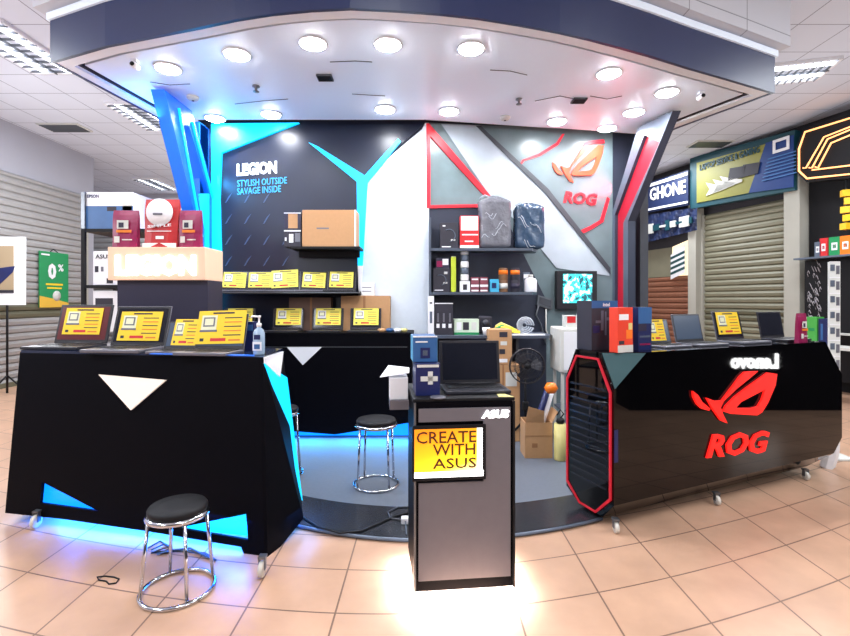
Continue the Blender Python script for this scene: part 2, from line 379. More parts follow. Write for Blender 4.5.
# laptops ------------------------------------------------------------------
LC = {}
def laptop_meshes(bm_, scr):
    key = (bm_.name, scr.name)
    if key in LC: return LC[key]
    d = {}
    b = MB(); b.box((0, 0, .01), (.36, .24, .018), bm_, bev=.004); d['base'] = b.mesh('base')
    b = MB(); b.box((0, .025, .0195), (.31, .12, .002), keys)
    for j in range(5):
        for i in range(14): b.box((-.143 + i * .022, .07 - j * .022, .0215), (.018, .018, .003), keys if (i + j) % 7 else lapdark)
    d['keyboard'] = b.mesh('keyboard')
    b = MB(); b.box((0, -.075, .0198), (.1, .06, .0015), lapdark); d['touchpad'] = b.mesh('touchpad')
    # the lid stands in its own frame, hinged at y=.115
    b = MB(); b.box((0, .004, .125), (.36, .008, .25), bm_, bev=.003); b.rect(-.176, .176, .004, .247, .0, .002, bezel); d['screen_lid'] = b.mesh('screen_lid')
    b = MB(); b.rect(-.163, .163, .022, .236, -.002, .0012, scr); d['screen'] = b.mesh('screen')
    b = MB()
    b.tube([(-.15, .112, .022), (.15, .112, .022)], .006, bezel)
    d['hinge'] = b.mesh('hinge')
    LC[key] = d; return d
SG = {}
def sign_mesh(kind):
    if kind in SG: return SG[kind]
    b = MB(); w, h = (.26, .175) if kind != 'tall' else (.2, .2)
    if kind == 'tall': w, h = .2, .21
    b.rect(-w / 2, w / 2, 0, h, -.006, .0015, yellow if kind != 'pale' else mat('sign_light_yellow', (240, 226, 90), .5))
    y = -.0077
    b.rect(-w * .42, -w * .1, h * .42, h * .86, y, .001, ylpale if kind != 'pale' else white); b.rect(-w * .38, -w * .14, h * .52, h * .8, y - .001, .001, lapgrey); b.rect(-w * .35, -w * .17, h * .56, h * .76, y - .002, .001, ylpale)
    b.rect(-w * .44, -w * .08, h * .36, h * .42, y - .001, .001, lapgrey)
    b.rect(-w * .2, w * .25, h * .9, h * .95, y, .001, ink)
    for i in range(5): b.rect(w * .06, w * .42, h * (.76 - i * .13), h * (.79 - i * .13), y, .001, ored if i % 2 else ink)
    b.rect(-w * .2, w * .12, h * .08, h * .17, y, .001, redpack); b.rect(-w * .42, -w * .34, h * .08, h * .17, y, .001, ink); b.rect(w * .18, w * .42, h * .08, h * .13, y, .001, ored)
    SG[kind] = b.mesh('price_sign'); return SG[kind]
def laptop(label, loc, rz, w=.36, body=lapdark, scr=screen, sign=None, tilt=15, so=(0, .05), ss=1, group='display laptops', srot=0):
    s = w / .36
    r = thing('laptop', label, 'laptop', loc, rz, group); r.scale = (s, s, s)
    M = laptop_meshes(body, scr)
    def lk(nm, par, loc=(0, 0, 0), rot=(0, 0, 0)):
        o = bpy.data.objects.new(nm, M[nm]); C.objects.link(o); o.parent = par; o.location = loc; o.rotation_euler = rot; return o
    lk('base', r); lk('keyboard', r); lk('touchpad', r); lk('hinge', r)
    lid = lk('screen_lid', r, (0, .115, .02), (-math.radians(tilt), 0, 0)); lk('screen', lid)
    if sign:
        o = bpy.data.objects.new('price_sign', sign_mesh(sign)); C.objects.link(o); o.parent = lid
        o.location = (so[0], 0, so[1]); o.scale = (ss, 1, ss); o.rotation_euler = (0, srot, 0)
        o['label'] = 'yellow printed price card on the screen'
    return r

# ------------------------------------------------------------ booth platform
def arc(f, x0, x1, n=24): return [(x0 + (x1 - x0) * i / n, f(x0 + (x1 - x0) * i / n)) for i in range(n + 1)]
fe = lambda x: 2.97 + .27 * x * x * (1 if x < 0 else .75)
fi = lambda x: fe(x) + .44 - .03 * abs(x)
PX = 1.2
pts = [(x, y, 0) for x, y in arc(fe, -2.05, PX)]
plat = thing('booth_platform', 'low grey vinyl platform with dark curved front border under the stall', 'platform', (0, 4.4, 0))
MB().prism([(x, y, 0) for x, y in arc(fi, -2.0, 1.13)] + [(3.2, 4.6, 0), (2.6, 6.0, 0), (.0, 5.66, 0), (-2.7, 5.64, 0)], (0, 0, .03), carpet).build('grey_deck', plat)
MB().prism(pts + [(x, y - .0, 0) for x, y in reversed(arc(fi, -2.0, 1.13))], (0, 0, .03), darkstrip).build('dark_border', plat)
mb = MB(); mb.tube([(x, y - .004, .016) for x, y in arc(fe, -2.05, PX)], .012, silver, 6); mb.build('edge_trim', plat)

# ------------------------------------------------------------ backdrop walls
WY = 5.65
def WL(px, py, o=0): Y = WY - o; return P(px, py, Y)
def WR(px, py, o=0):
    k = (px - 425) / F; Y = (5.65 - o * 1.015) / (1 - .176 * k); return P(px, py, Y)
CPZ = 3.52
struct(MB().box((-1.33, WY + .06, (CPZ + .1) / 2 + .0), (2.68, .12, CPZ + .1), slate).build('wall_booth_left'))
a = Vector((0.01, 5.652, 0)); b = Vector((2.72, 6.13, 0)); nb = Vector((-.1735, .985, 0))
struct(MB().prism([a, b, b + nb * .12, a + nb * .12], (0, 0, CPZ + .1), slate).build('wall_booth_right'))
struct(MB().box((2.74, 6.2, CPZ / 2), (.1, .4, CPZ), greyd).build('wall_booth_side'))
YV = Vector((0, -1, 0))
bl = thing('backdrop', 'dark navy backdrop wall with cyan edging and white lettering', 'backdrop', (-1.35, 5.65, .03))
def slabL(pts, th, m, nm, o=0.001): return MB().prism([WL(x, y, o) for x, y in pts], (0, -th, 0), m).build(nm, bl)
slabL([(217, 123.5), (425, 123.5), (362, 180), (362, 440), (217, 440)], .02, navy, 'dark_panel')
slabL([(363, 180), (422, 130), (425, 123.5), (429, 123.5), (429, 440), (361, 440)], .025, mat('white_glossy_panel', (214, 224, 235), .2, noise=.05), 'white_panel')
slabL([(213, 125), (300, 124), (223, 154), (221, 200), (223, 275), (222, 345), (213, 345)], .05, cyan, 'cyan_edge_strip', .015)
slabL([(309, 143), (318, 147), (365, 176), (398, 139), (401, 142), (368, 183), (363, 266), (358, 266), (357, 182)], .03, cyan, 'cyan_y_strip', .021)
slabL([(358, 266), (363, 266), (361, 300), (359, 300)], .028, white, 'white_strip_end', .021)
mb = MB()
def tl(body, p0, p1, h, m, bold=.02, shear=0):
    a, b = WL(*p0, .022), WL(*p1, .022); mb.text(body, a, b - a, (0, 0, 1), (b - a).length, h / F * WY, m, .012, bold, shear)
tl('LEGION', (237, 176.5), (277, 173.5), 12.5, whitetxt, .05); mb.build('logo_lettering', bl)
mb = MB(); tl('STYLISH OUTSIDE', (237.5, 187), (287, 183.5), 6.5, bluetxt, .0); tl('SAVAGE INSIDE', (237.5, 195), (281, 192), 6.5, bluetxt, .0); mb.build('slogan_lettering', bl)
mb = MB()
for r_ in range(4):
    for c_ in range(3 + (r_ > 1)):
        px = 225 + c_ * 19; py = 206 + r_ * 21 - 3; a = WL(px, py, .022); mb.prism([a, a + Vector((.02, 0, .01)), a + Vector((.085, 0, .12)), a + Vector((.045, 0, .08))], (0, -.004, 0), mat('blue_grey_mark', (70, 90, 125), .35))
mb.build('diagonal_pattern', bl)
br = thing('backdrop', 'brushed grey backdrop wall with red lines and red eye emblem', 'backdrop', (1.2, 5.85, .03))
NR = Vector((.1735, -.985, 0))
def slabR(pts, th, m, nm, o=0.001): return MB().prism([WR(x, y, o) for x, y in pts], NR * th, m).build(nm, br)
slabR([(429.5, 123), (612, 131), (613, 440), (429.5, 440)], .012, greyb, 'grey_panel')
slabR([(429, 207), (500, 207), (546, 300), (546, 438), (429, 438)], .008, slate, 'dark_lower_panel', .013)
slabR([(441, 124), (480, 125.5), (484, 131), (546, 190), (609, 270), (609, 276), (556, 268), (530, 235), (489, 195)], .01, mat('white_band_paint', (176, 188, 198), .25, noise=.15, nscale=4), 'white_band', .013)
slabR([(426, 124), (428.6, 124), (490, 196), (484, 196), (430, 137), (430, 205.5), (480, 204.5), (480, 207.5), (426.5, 208.5)], .025, red, 'red_outline', .013)
slabR([(476, 126), (480.5, 126), (485, 130.5), (548, 189), (610, 268), (610, 274), (545, 193)], .012, greyd, 'dark_seam', .024)
slabR([(562, 134), (564.5, 134), (558, 145), (540, 156), (524, 161), (520, 167), (518.5, 166), (522, 160), (538, 154), (556, 143)], .008, red, 'red_crack_line', .014)
slabR([(607, 197), (609.5, 199), (605, 215), (603, 222), (592, 229), (578, 236), (574, 233), (590, 226), (600, 220), (603, 210)], .008, red, 'red_crack_line', .014)
EYE = {'blade': [(50, 245), (75, 265), (95, 300), (137, 337), (130, 347), (95, 337), (70, 312), (52, 275)],
       'prong': [(118, 280), (160, 297), (195, 295), (235, 240), (285, 170), (310, 146), (375, 143), (335, 178), (270, 232), (205, 296), (188, 330), (200, 365), (222, 412), (190, 398), (150, 340)],
       'eye': [(470, 157), (462, 215), (425, 305), (395, 355), (370, 371), (240, 363), (202, 350), (215, 322), (260, 275), (330, 220), (395, 172), (425, 150)],
       'hole': [(262, 334), (290, 302), (345, 272), (412, 236), (395, 290), (375, 325), (345, 334)]}
def eye_logo(mb, f, vec, m, m2=None):
    mb.prism([f(*p) for p in EYE['blade']], vec, m); mb.prism([f(*p) for p in EYE['prong']], vec, m)
    mb.prism([f(*p) for p in EYE['eye']], vec, m2 or m, holes=[[f(*p) for p in EYE['hole']]])
mb = MB(); sx = 51 / 420; sy = 36 / 270
lg = lambda x, y: WR(552 + (x - 50) * sx, 149 + (y - 143) * sy - (x - 50) * .012, .014)
eye_logo(mb, lg, NR * .02, orange_l); mb.prism([lg(300, 150), lg(318, 120), lg(400, 112), lg(470, 112), lg(478, 140), lg(380, 136)], NR * .02, red); mb.build('eye_emblem', br)
a, b = WR(563, 203, .014), WR(597, 206, .014); MB().text('ROG', a, b - a, (0, 0, 1), (b - a).length, .15, red, .015, .03, .25).build('logo_lettering', br)

# ------------------------------------------------------------ canopy
fr = [(50, 62), (105, 46), (155, 36), (200, 27), (235, 19.5), (270, 14), (310, 10), (350, 8), (400, 10.5), (440, 13.5), (480, 18), (520, 24.5), (560, 32), (590, 39), (620, 47), (650, 55.5), (690, 68), (735, 81), (775, 93)]
out = [onz(x, y, CPZ) for x, y in fr] + [Vector((2.98, 5.64, CPZ)), Vector((2.85, 6.1, CPZ)), Vector((2.7, 6.12, CPZ))]
out += [Vector((0, 5.64, CPZ)), Vector((-2.95, 5.64, CPZ)), Vector((-2.97, 5.39, CPZ))]
nf = len(fr)
def inset(d):
    cx = Vector((0, 5.0, CPZ)); res = []; n = len(out)
    for i, p in enumerate(out):
        a = out[i - 1]; b = out[(i + 1) % n]
        e1 = (p - a).normalized(); e2 = (b - p).normalized()
        n1 = Vector((-e1.y, e1.x, 0)); n2 = Vector((-e2.y, e2.x, 0)); m = n1 + n2
        m = m / max(.35, m.dot(n1)) if m.length > .01 else n1
        if (cx - p).dot(m) < 0 and False: m = -m
        res.append(p + m * d)
    return res
can = thing('booth_canopy', 'big navy canopy with bowed fascia and white underside over the stall', 'canopy', (0, 4.5, CPZ))
i0, i1, i2 = inset(.03), inset(.13), inset(.23)
sidelen = nf + 2
def ring(o, i, z0, z1, m, nm, idx):
    mb = MB(); o = [Vector((p.x, p.y, 0)) for p in o]; i = [Vector((p.x, p.y, 0)) for p in i]
    n = len(o)
    for k in idx:
        a, b = o[k], o[(k + 1) % n]; c, d = i[(k + 1) % n], i[k]
        mb.add([q + Vector((0, 0, z)) for z in (z0, z1) for q in (a, b, c, d)], [(0, 1, 2, 3), (7, 6, 5, 4), (0, 4, 5, 1), (2, 6, 7, 3)] + ([(0, 3, 7, 4)] if k == idx[0] else []) + ([(1, 5, 6, 2)] if k == idx[-1] else []), m)
    return mb.build(nm, can)
n = len(out)
allk = [n - 2, n - 1] + list(range(nf + 1))
ring(out, i0, CPZ, CPZ + .35, navyfascia, 'fascia', allk)
ring(i0, i1, CPZ + .005, CPZ + .05, white, 'underside_lip', allk)
ring(i1, inset(.15), CPZ + .03, CPZ + .12, mat('groove_brown', (60, 52, 56), .7), 'groove', allk)
plate_m = mat('canopy_white', (232, 241, 255), .35, noise=.03, nscale=1.5, bump=.1)
ip = inset(.19)
MB().prism([Vector((p.x, p.y, CPZ + .03)) for p in ip], (0, 0, .03), plate_m).build('ceiling_plate', can)
MB().prism([Vector((p.x, p.y, CPZ + .12)) for p in inset(.05)], (0, 0, .02), mat('void_dark', (50, 48, 56), .8)).build('top_board', can)
mb = MB()
for x0, x1, y in ((205, 300, 0), (430, 520, 0)):
    pass
for pxs in ([(235, 104), (262, 101), (288, 99)], [(330, 62), (355, 61), (372, 62)], [(352, 94), (368, 95), (385, 96)], [(490, 70), (510, 71), (527, 75)], [(150, 82), (170, 85), (190, 84)], [(590, 96), (607, 99), (622, 96)], [(535, 101), (560, 96), (575, 99)]):
    MB().tube([onz(x, y, CPZ + .028) for x, y in pxs], .004, greyd, 4).build('panel_joint', can)
bulk = [Vector((p.x, p.y, 0)) for p in inset(-.09)]
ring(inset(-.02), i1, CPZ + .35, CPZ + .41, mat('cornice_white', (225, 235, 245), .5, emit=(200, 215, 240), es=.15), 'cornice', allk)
mb = MB().prism([Vector((p.x, p.y, CPZ + .43)) for p in bulk], (0, 0, CZ - CPZ - .43), tileface); struct(mb.build('trim_4'))
LP = [(168, 68), (237, 54), (313, 43), (388, 44), (471, 48), (609, 73), (667, 92), (215, 118), (271, 114), (385, 109), (449, 111), (557, 121), (607, 128), (634, 112)]
LBL = ['front row of canopy, first from left', 'front row of canopy, second from left', 'front row of canopy, third from left', 'front row of canopy, middle, fourth from left', 'front row of canopy, fifth from left', 'front row of canopy, near right bend', 'front row of canopy, last at right corner',
       'back row, beside the blue bracket', 'back row, above the white slogan lettering', 'back row, above the top of the cyan Y strip', 'back row, above the red triangle outline', 'back row, above the red crack line', 'back row, above the red eye emblem', 'between rows, left of grey and red bracket']
for (x, y), l in zip(LP, LBL):
    p = onz(x, y, CPZ + .028)
    r = thing('ceiling_downlight', 'round bright downlight, ' + l, 'ceiling light', p, 0, 'canopy downlights')
    MB().lathe([(.1, 0), (.115, 0), (.12, -.006), (.105, -.012), (.1, -.008)], white).build('trim_ring', r, False)
    MB().lathe([(.001, -.001), (.1, -.001), (.1, -.014), (.07, -.028), (.001, -.034)], lit).build('lamp_lens', r, False)
    L = bpy.data.lights.new('downlight', 'AREA'); L.shape = 'DISK'; L.size = .16; L.energy = 9; L.color = (.95, .97, 1); L.spread = math.radians(165)
    o = bpy.data.objects.new('downlight_lamp', L); C.objects.link(o); o.location = (p.x, p.y, p.z - .03)
def onplate(nm, label, cat, x, y, f):
    p = onz(x, y, CPZ + .028); r = thing(nm, label, cat, p); f(r); return r
def f_(r):
    MB().lathe([(.001, 0), (.035, 0), (.035, -.01), (.012, -.02), (.012, -.05), (.001, -.05)], steel).build('rosette', r, False); MB().lathe([(.001, -.05), (.03, -.052), (.03, -.056), (.001, -.058)], steel).build('deflector', r, False)
onplate('sprinkler', 'small sprinkler head between the two left downlight rows', 'sprinkler', 256, 86, f_)
onplate('sprinkler', 'small sprinkler head in the right half of canopy underside', 'sprinkler', 519, 99, f_)
def f_(r):
    MB().box((0, 0, -.008), (.14, .12, .016), greyd).build('grille_frame', r, False); b = MB()
    for i in range(5): b.box((0, -.045 + i * .022, -.018), (.12, .008, .006), blackm)
    b.build('louvre', r, False)
onplate('ceiling_vent', 'small dark rectangular vent below the third downlight', 'vent', 325, 77, f_)
onplate('ceiling_vent', 'small dark vent above the red wall emblem side of canopy', 'vent', 579, 100, f_)
def f_(r): MB().lathe([(.001, 0), (.06, 0), (.06, -.015), (.04, -.035), (.001, -.037)], offwhite).build('housing', r, False); MB().lathe([(.001, -.037), (.012, -.037), (.012, -.042), (.001, -.043)], greyd).build('sensor', r, False)
onplate('smoke_detector', 'round white detector beside the top of blue bracket', 'detector', 193, 97, f_)
onplate('smoke_detector', 'round pale detector behind the fifth downlight', 'detector', 505, 117, f_)
def f_(r):
    MB().box((0, 0, -.01), (.05, .05, .02), white).build('mount', r, False); MB().lathe([(.001, -.04), (.025, -.04), (.025, .04), (.001, .04)], white, (0, 0, -.05), 16, 'Y').build('camera_body', r, False)
    MB().lathe([(.001, -.045), (.018, -.045), (.018, -.04), (.001, -.04)], blackm, (0, 0, -.05), 16, 'Y').build('lens', r, False)
onplate('security_camera', 'small white camera under the left canopy corner', 'camera', 135, 60, f_)
onplate('security_camera', 'small white camera under the right canopy corner', 'camera', 701, 92, f_)

# slanted brackets holding the canopy
r = thing('canopy_bracket', 'slanted blue slotted bracket joining the left pillar to the canopy', 'bracket', (-2.52, 5.3, .03))
def yz(pts, x): return [Vector((x(y) if callable(x) else x, y, z)) for y, z in pts]
xl = lambda y: -2.5 + (y - 4.6) * .02
o_ = yz([(4.6, 3.52), (5.12, 3.52), (5.66, 2.7), (5.66, 2.0), (5.42, 2.0)], xl)
h_ = yz([(4.93, 3.3), (5.07, 3.34), (5.52, 2.72), (5.5, 2.42), (5.42, 2.28)], xl)
MB().prism(o_, (-.13, 0, 0), blue, holes=[h_]).build('frame', r)
mb = MB(); mb.tube([p + Vector((.006, 0, 0)) for p in yz([(4.85, 3.44), (5.34, 2.2)], xl)], .016, cyan, 6); mb.tube([p + Vector((.006, 0, 0)) for p in yz([(5.12, 3.4), (5.6, 2.68)], xl)], .018, cyan, 6)
mb.build('light_strip', r)
r = thing('corner_pillar', 'tall blue pillar at the left end of the dark backdrop', 'pillar', (-2.55, 5.5, .03))
MB().box((-2.6, 5.53, 1.77), (.12, .24, 3.48), blue).build('post', r); MB().box((-2.5, 5.42, 1.4), (.12, .02, 2.6), cyan).build('light_strip', r)
MB().box((-2.545, 5.52, 2.9), (.01, .2, 1.2), navy).build('dark_inlay', r)
r = thing('canopy_bracket', 'slanted grey bracket with red inlay at the right of the stall', 'bracket', (2.6, 5.6, 0))
xr = lambda y: 2.72 - (y - 5.16) * .3
o_ = yz([(5.12, 3.52), (5.62, 3.52), (6.05, 2.62), (6.05, .03), (5.78, .03), (5.78, 2.45)], xr)
h_ = yz([(5.3, 3.24), (5.52, 3.4), (6.01, 2.56), (6.01, .2), (5.86, .2), (5.86, 2.44)], xr)
MB().prism(o_, (-.09, 0, 0), silver, holes=[h_], mside=mat('bracket_edge', (44, 50, 66), .4)).build('frame', r)
MB().prism([p + Vector((-.03, 0, 0)) for p in h_], (-.02, 0, 0), darkred).build('red_inlay', r)

# ------------------------------------------------------------ left counter
lc = thing('display_counter', 'black angular counter on castors with white triangle, front left', 'counter', (-1.8, 3.3, 0))
TF = [Vector((-2.83, 3.36, 1.13)), Vector((-1.0, 2.95, 1.13)), Vector((-1.03, 3.47, 1.13)), Vector((-2.78, 3.97, 1.13))]
BF = [Vector((-2.83, 3.24, .06)), Vector((-.90, 2.66, .05)), Vector((-.80, 3.16, .06)), Vector((-2.75, 3.9, .06))]
def fp(px, py):  # point on the left counter's front plane along a sight line
    n_ = (TF[1] - TF[0]).cross(BF[0] - TF[0]).normalized(); d = Vector(((px - 425) / F, 1, (300 - py) / F)); c = Vector((0, 0, H))
    return c + d * ((TF[0] - c).dot(n_) / d.dot(n_))
fn = (BF[0] - TF[0]).cross(TF[1] - TF[0]).normalized()
if fn.y > 0: fn = -fn
front = [fp(20, 352), fp(263, 357.5), fp(268, 562), fp(248, 565), fp(241, 547), fp(145, 531), fp(62, 519), fp(5, 513)]
holes = [[fp(42, 482), fp(98, 511), fp(40, 503)], [fp(178, 528), fp(246, 514), fp(248, 540)]]
MB().prism(front, -fn * .02, black, holes=holes).build('front_panel', lc)
bk = [q - fn * .09 for q in holes[0]]
MB().prism([fp(30, 478) - fn * .05, fp(110, 509) - fn * .05, fp(110, 514) - fn * .05, fp(30, 508) - fn * .05], -fn * .01, bluelit).build('light_window', lc)
MB().prism([fp(170, 522) - fn * .05, fp(252, 508) - fn * .05, fp(252, 540) - fn * .05, fp(170, 531) - fn * .05], -fn * .01, cyanlit).build('light_window', lc)
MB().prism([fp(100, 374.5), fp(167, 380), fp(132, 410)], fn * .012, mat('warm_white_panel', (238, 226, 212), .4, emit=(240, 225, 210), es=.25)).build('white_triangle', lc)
e0, e1, e2, e3 = fp(263, 357.5), TF[2], BF[2], fp(268, 562)
MB().prism([e0, e1, e2, e3], (-.02, 0, 0), black).build('side_panel', lc)
d_ = Vector((.004, 0, 0))
MB().prism([e0 + d_ + (e1 - e0) * .0, e0.lerp(e1, .95) + d_, e0.lerp(e2, .26).lerp(e1, .45) + d_, e0.lerp(e3, .03) + d_], (.01, 0, 0), white).build('white_corner', lc)
MB().prism([e0.lerp(e3, .03) + d_, e1.lerp(e2, .17) + d_, e1.lerp(e2, .45) + d_, e1.lerp(e2, .9) + d_, e1.lerp(e2, .45).lerp(e0.lerp(e3, .45), .3) + d_], (.006, 0, 0), cyan).build('light_strip', lc)
tp = [fp(20, 352) + Vector((0, 0, .0)), fp(263, 357.5), TF[2], TF[3]]
tz = 1.15
MB().prism([Vector((p.x, p.y, 1.12)) for p in (TF[0], e0, TF[2], TF[3])], (0, 0, .03), mat('counter_top_dark', (28, 36, 60), .15)).build('counter_top', lc)
MB().prism([TF[3], TF[2], BF[2] + Vector((-.03, 0, 0)), BF[3]], (0, -.02, 0), blackm).build('back_panel', lc)
MB().prism([TF[0], TF[3], BF[3], fp(5, 513)], (.02, 0, 0), black).build('side_panel', lc)
mb = MB(); mb.prism([Vector((p.x, p.y, .16)) for p in (fp(8, 500) - fn * .12, fp(262, 540) - fn * .12, BF[2] - Vector((.05, 0, 0)), BF[3])], (0, 0, .02), blackm).build('bottom_board', lc)
def caster(parent, p, s=1, rz=.4):
    x, y, z = p
    MB().lathe([(.004, -.012), (.032 * s, -.012), (.035 * s, -.008), (.035 * s, .008), (.032 * s, .012), (.004, .012)], rubber, (x, y, .035 * s), 20, 'X').build('castor_wheel', parent)
    mb = MB(); mb.box((x, y + .01, .085 * s), (.04, .04, .012), steel)
    for q in (-.016, .016): mb.box((x + q, y + .005, .06 * s), (.003, .03, .055 * s), steel)
    mb.build('castor_fork', parent)
def flr(px, py): return onz(px, py, 0)
for q in ((36, 528), (262, 577)): caster(lc, flr(*q), 1.25)
caster(lc, (-2.6, 3.75, 0), 1.1); caster(lc, (-.95, 3.1, 0), 1.1)

LR = -math.atan2(.41, 1.83)
laptop('open laptop with yellow price card and red screen edge, far left of counter', (X(66, 3.5), 3.49, 1.15), LR + .13, .43, lapdark, screenr, 'wide', 14, (-.005, .055), .98)
laptop('open laptop with yellow price card, second from left on counter', (X(124, 3.3), 3.3, 1.15), LR + .13, .42, lapgrey, screen, 'wide', 16, (-.002, .03), 1.05)
laptop('small laptop with square yellow card, between two larger ones', (X(174, 3.2), 3.2, 1.15), LR + .1, .28, lapgrey, screenb, 'tall', 20, (0, .03), 1.15)
laptop('laptop with large yellow price card beside the sanitizer bottle', (X(208, 3.1), 3.12, 1.15), LR + .1, .355, lapgrey, screenb, 'wide', 16, (-.0, .035), 1.34, srot=-.03)
r = MB(); r.prism([Vector((X(150, 3.1), 3.09, 1.151)), Vector((-1.06, 2.98, 1.151)), Vector((-1.08, 3.04, 1.151)), Vector((X(154, 3.16), 3.16, 1.151))], (0, 0, .003), blue)
tag(r.build('display_strip'), 'bright blue strip along the front edge of left counter top', 'display strip')
carton('product_box', 'narrow blue box standing behind the sanitizer bottle', 'box', (X(249.5, 3.3), 3.33, 1.15), .075, .05, .2, bluedeep, LR, decor=[(.1, .7, .9, .9, bluebox)])
p = (X(259, 3.07), 3.07, 1.15)
r = thing('sanitizer_bottle', 'clear pump bottle of hand sanitizer at right end of left counter', 'bottle', p)
MB().lathe([(.001, 0), (.034, 0), (.036, .01), (.036, .14), (.028, .16), (.014, .172), (.014, .18)], mat('bottle_clear_blue', (165, 190, 215), .12, alpha=.85)).build('bottle_body', r, False)
MB().rect(-.028, .028, .03, .085, -.034, .003, white).rect(-.02, .02, .1, .13, -.034, .003, bluedeep).rect(-.018, .018, .04, .07, -.037, .002, bluebox).build('label', r, False)
MB().lathe([(.016, .18), (.016, .2), (.006, .205), (.006, .235), (.012, .238), (.012, .25), (.001, .252)], white).tube([(0, 0, .244), (-.045, 0, .246), (-.05, 0, .236)], .006, white).build('pump', r, False)
r = MB().tube([Vector((X(94, 3.4), 3.26, 1.156)), Vector((X(115, 3.3), 3.2, 1.165)), Vector((X(120, 3.3), 3.3, 1.158)), Vector((X(112, 3.3), 3.33, 1.158))], .004, blackm, 6)
tag(r.build('security_cable'), 'thin black security cable lying between the two left laptops', 'cable')

# pedestal sign + packages
Yp = 4.05
r = thing('sign_pedestal', 'dark tall pedestal with glowing peach sign box behind left counter', 'pedestal', (X(158, Yp), Yp + .15, 0))
xa, xb = X(110, Yp), X(205, Yp); zt = Z(247, Yp); zm = Z(280, Yp)
MB().box(((xa + xb) / 2 + .015, Yp + .2, zm / 2), (xb - xa - .03, .3, zm), plum).build('pedestal_body', r)
MB().box(((xa + xb) / 2 - .01, Yp + .18, (zt + zm) / 2), (xb - xa + .02, .36, zt - zm), beige, bev=.005).build('sign_box', r)
MB().text('LEGION', (X(116, Yp), Yp - .001, Z(276, Yp)), (1, 0, 0), (0, 0, 1), X(196, Yp) - X(116, Yp), 21 / F * Yp, litw, .015, .05).build('lit_lettering', r)
def pouch(name, label, loc, w, h, d, body, rz=0, deco='pink', group=None):
    r = thing(name, label, 'packet', loc, rz, group); mb = MB(); n = 8; vs = []
    for j in range(n + 1):
        v = j / n; t = d * (1 - v) ** .6 / 2 + .003; ww = w * (1 - .03 * math.sin(v * 6)) / 2
        vs += [(-ww, -t * .6, v * h), (-ww * .5, -t, v * h), (0, -t * 1.05, v * h), (ww * .5, -t, v * h), (ww, -t * .6, v * h), (ww, t * .6, v * h), (0, t, v * h), (-ww, t * .6, v * h)]
    fs = [(j * 8 + k, j * 8 + (k + 1) % 8, (j + 1) * 8 + (k + 1) % 8, (j + 1) * 8 + k) for j in range(n) for k in range(8)] + [tuple(range(7, -1, -1)), tuple(n * 8 + k for k in range(8))]
    mb.add(vs, fs, body).build('pack_body', r, False)
    mb = MB(); y = -d / 2 - .002
    if deco == 'pink':
        mb.rect(-w * .25, w * .2, h * .5, h * .72, y, .003, offwhite); mb.rect(-w * .18, w * .02, h * .53, h * .66, y - .003, .002, plum)
        mb.rect(-w * .28, w * .32, h * .4, h * .47, y, .003, ored); mb.rect(-w * .36, -w * .15, h * .14, h * .3, y, .003, offwhite); mb.rect(-w * .05, w * .35, h * .2, h * .23, y, .003, offwhite)
    else:
        MB().lathe([(.001, 0), (w * .4, 0), (w * .4, -.004), (.001, -.004)], white, (0, y + .008, h * .72), 28, 'Y').build('white_circle', r, False); mb.rect(-w * .5, w * .5, 0, h * .1, y + .004, .004, white)
        mb.rect(-w * .18, w * .1, h * .66, h * .7, y - .0, .003, lapgrey); mb.text('SIMPLE', (-w * .34, y, h * .4), (1, 0, .08), (0, 0, 1), w * .7, h * .055, white, .002)
        mb.rect(-w * .36, w * .36, h * .33, h * .345, y, .002, white); mb.rect(-w * .1, w * .14, h * .18, h * .24, y, .002, white)
    mb.build('printed_front', r, False); return r
pouch('snack_pouch', 'magenta packet on the left end of glowing sign box', (X(125, Yp + .1), Yp + .12, zt), .21, .33, .09, magenta, .05)
pouch('snack_pouch', 'magenta packet on the right end of glowing sign box', (X(190, Yp + .1), Yp + .12, zt), .19, .33, .09, magenta, -.05)
pouch('paper_bag', 'red and white bag standing in the middle of glowing sign box', (X(160.5, Yp + .1), Yp + .14, zt), .29, .43, .12, mat('red_bag', (170, 25, 30), .4), 0, 'bag')

# storage rack on the left
Yr = 4.7
r = thing('storage_rack', 'black metal storage rack behind the glowing sign box', 'rack', (X(115, Yr), Yr + .3, 0))
xa, xb = X(80.5, Yr), X(150, Yr); z1_, z2_ = Z(228.5, Yr), Z(285, Yr)
for xx in (xa, xb):
    for yy in (Yr + .02, Yr + .5): MB().box((xx + .018, yy, (z1_ + .0) / 2), (.035, .03, z1_ + (.0 if xx == xb else .0)), blackm).build('post', r)
for z in (z1_, z2_, .5): MB().box(((xa + xb) / 2 + .02, Yr + .26, z - .015), (xb - xa, .5, .03), blackm).build('shelf', r)
MB().box((xa + .018, Yr + .02, z1_ + .18), (.035, .03, .36), steel).build('post_top', r)
pbox('projector_box', 'large blue and white projector box on top of the black rack', 'box', 86, 133, 191, 228, Yr + .03, .42, white, z=z1_, decor=[(0, 0, 1, .62, bluebox), (.45, .48, .65, .6, ink), (.78, .5, .98, .78, offwhite)], texts=[('EPSON', .03, .84, .28, .93, bluedeep)], side=white)
pbox('monitor_box', 'white box with black lettering on middle rack shelf', 'box', 93, 118, 250, 284, Yr + .03, .3, white, z=z2_, decor=[(.08, .38, .22, .56, ink), (.32, .4, .42, .54, lapgrey), (.55, .05, .8, .2, ink)], texts=[('ASUS', .1, .78, .7, .9, ink)])
pbox('monitor_box', 'white box with dark picture below the lettered white box', 'box', 93, 118, 289, 330, Yr + .03, .3, white, z=z2_ - .46, decor=[(.1, .6, .8, .82, ink)])
MB  # noqa

